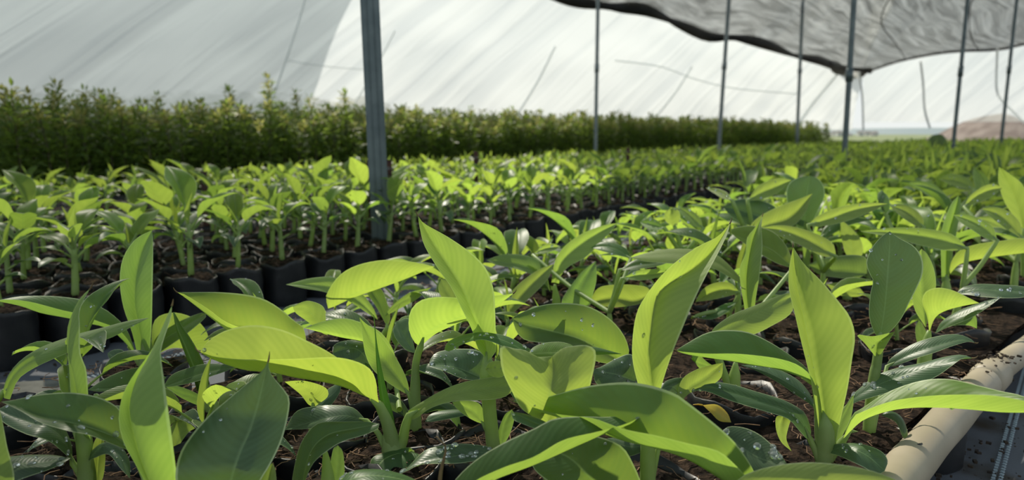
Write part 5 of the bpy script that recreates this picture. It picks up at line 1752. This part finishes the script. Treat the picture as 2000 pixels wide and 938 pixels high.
m = MB()
n = 40
for i in range(n + 1):
    for k in range(9):
        x = 17.0 + 26 * i / n
        y = 26.5 + 7 * k / 8 + x * .04
        pxx = 1000 + F * x / y
        e0 = min(1, max(0, (x - 18.1) / 2.2))
        prof = math.sin(math.pi * k / 8) ** .7
        pk = math.exp(-((x - 20.0) / .6) ** 2) * .42
        z = prof * e0 * (.98 + pk + .16 * noise.noise(Vector((x * 1.2, y * .5, 0))) + .07 * noise.noise(Vector((x * 4, y * 2, 2))))
        k_ = 1.26
        m.v.append(Vector((x * k_, y * k_, max(-.01, .54 + (z - .54) * k_) if z > .02 else -.01)))
for i in range(n):
    for k in range(8):
        a = i * 9 + k
        m.face((a, a + 9, a + 10, a + 1))
tag(m.build('earth_mound', M_MOUND), 'long pinkish-brown heap of earth behind the right poles', 'earth mound')

hrnd = random.Random(8)
for k in range(15):
    px = 1608 + k * 6.2 + hrnd.uniform(-2, 2) + (14 if k > 8 else 0)
    d = hrnd.uniform(88, 105)
    p = at(px, 262, d)
    w, dd_, h = hrnd.uniform(.5, 1.0), .7, hrnd.uniform(.22, .52)
    r = empty('house', (p.x, p.y, 0)); tag(r, 'tiny distant pale house on the horizon, %s from the left of the cluster' % ORD[k], 'house', 'distant houses on the horizon')
    m = MB(); m.box((0, 0, h / 2), (w, dd_, h)); m.build('wall', M_HOUSE, r)
    m = MB()
    bse = len(m.v)
    m.v += [Vector((-w*.55, -dd_*.55, h)), Vector((w*.55, -dd_*.55, h)), Vector((w*.55, dd_*.55, h)), Vector((-w*.55, dd_*.55, h)), Vector((-w*.5, 0, h*1.35)), Vector((w*.5, 0, h*1.35))]
    for f in ((0, 1, 5, 4), (2, 3, 4, 5), (1, 2, 5), (3, 0, 4)): m.face(f, None, 0, False)
    m.build('roof', M_ROOF, r)

m = MB(); m.v = [Vector((-60, 34, 0)), Vector((90, 34, 0)), Vector((90, 158, 0)), Vector((-60, 158, 0))]
m.face((0, 1, 2, 3), None, 0, False)
tag(m.build('far_field', M_FARG), 'pale green field beyond the greenhouse', kind='structure')

# far trees above the saplings at left
def crown(m, c, r_, rnd, mi=0):
    b_ = len(m.v)
    rows, cols = 6, 9
    for i in range(rows + 1):
        for k in range(cols):
            th = math.pi * i / rows; ph = 2 * math.pi * k / cols
            d = Vector((math.sin(th) * math.cos(ph), math.sin(th) * math.sin(ph), math.cos(th)))
            rr = r_ * (1 + .3 * noise.noise(d * 2.2 + c) + .16 * noise.noise(d * 6 + c))
            m.v.append(c + Vector((d.x * rr, d.y * rr, d.z * rr * .8)))
    for i in range(rows):
        for k in range(cols):
            m.face((b_ + i * cols + k, b_ + i * cols + (k + 1) % cols, b_ + (i + 1) * cols + (k + 1) % cols, b_ + (i + 1) * cols + k), None, mi)


trnd = random.Random(3)
for k in range(26):
    px = -40 + k * 31 + trnd.uniform(-8, 8)
    d = trnd.uniform(40, 48)
    H_ = .54 + (258 - (182 + 10 * (px / 760) + trnd.uniform(-6, 8))) * d / F
    if px > 560: H_ *= .92
    p = at(px, 260, d)
    r = empty('far_tree', (p.x, p.y, 0)); tag(r, 'hazy distant treetop over the hedge, %s from the left picture edge' % ORD[k], 'tree', 'distant trees beyond the saplings')
    m = MB(); m.tube([Vector((0, 0, 0)), Vector((.05, 0, H_ * .4)), Vector((0, 0, H_ * .7))], [.12, .09, .05], 6, cap=False); m.build('trunk', M_BARK, r)
    m = MB()
    for q in range(5):
        crown(m, Vector((trnd.uniform(-.5, .5), trnd.uniform(-.4, .4), H_ * .72 + trnd.uniform(-.35, .15))), H_ * .28, trnd)
    # leaf sprays that roughen the outline
    for q in range(160):
        a = trnd.random() * 6.28; el = trnd.uniform(-.2, 1.5)
        d3 = Vector((math.cos(a) * math.cos(el), math.sin(a) * math.cos(el), math.sin(el)))
        c = Vector((0, 0, H_ * .70)) + Vector((d3.x * .85, d3.y * .8, d3.z * .30 * H_))
        b_ = len(m.v); s_ = trnd.uniform(.05, .12)
        m.v += [c, c + Vector((s_, 0, s_ * trnd.uniform(0, 1))), c + Vector((0, s_ * .4, s_ * 1.3))]
        m.face((b_, b_ + 1, b_ + 2))
    m.build('crown', M_TREE, r)
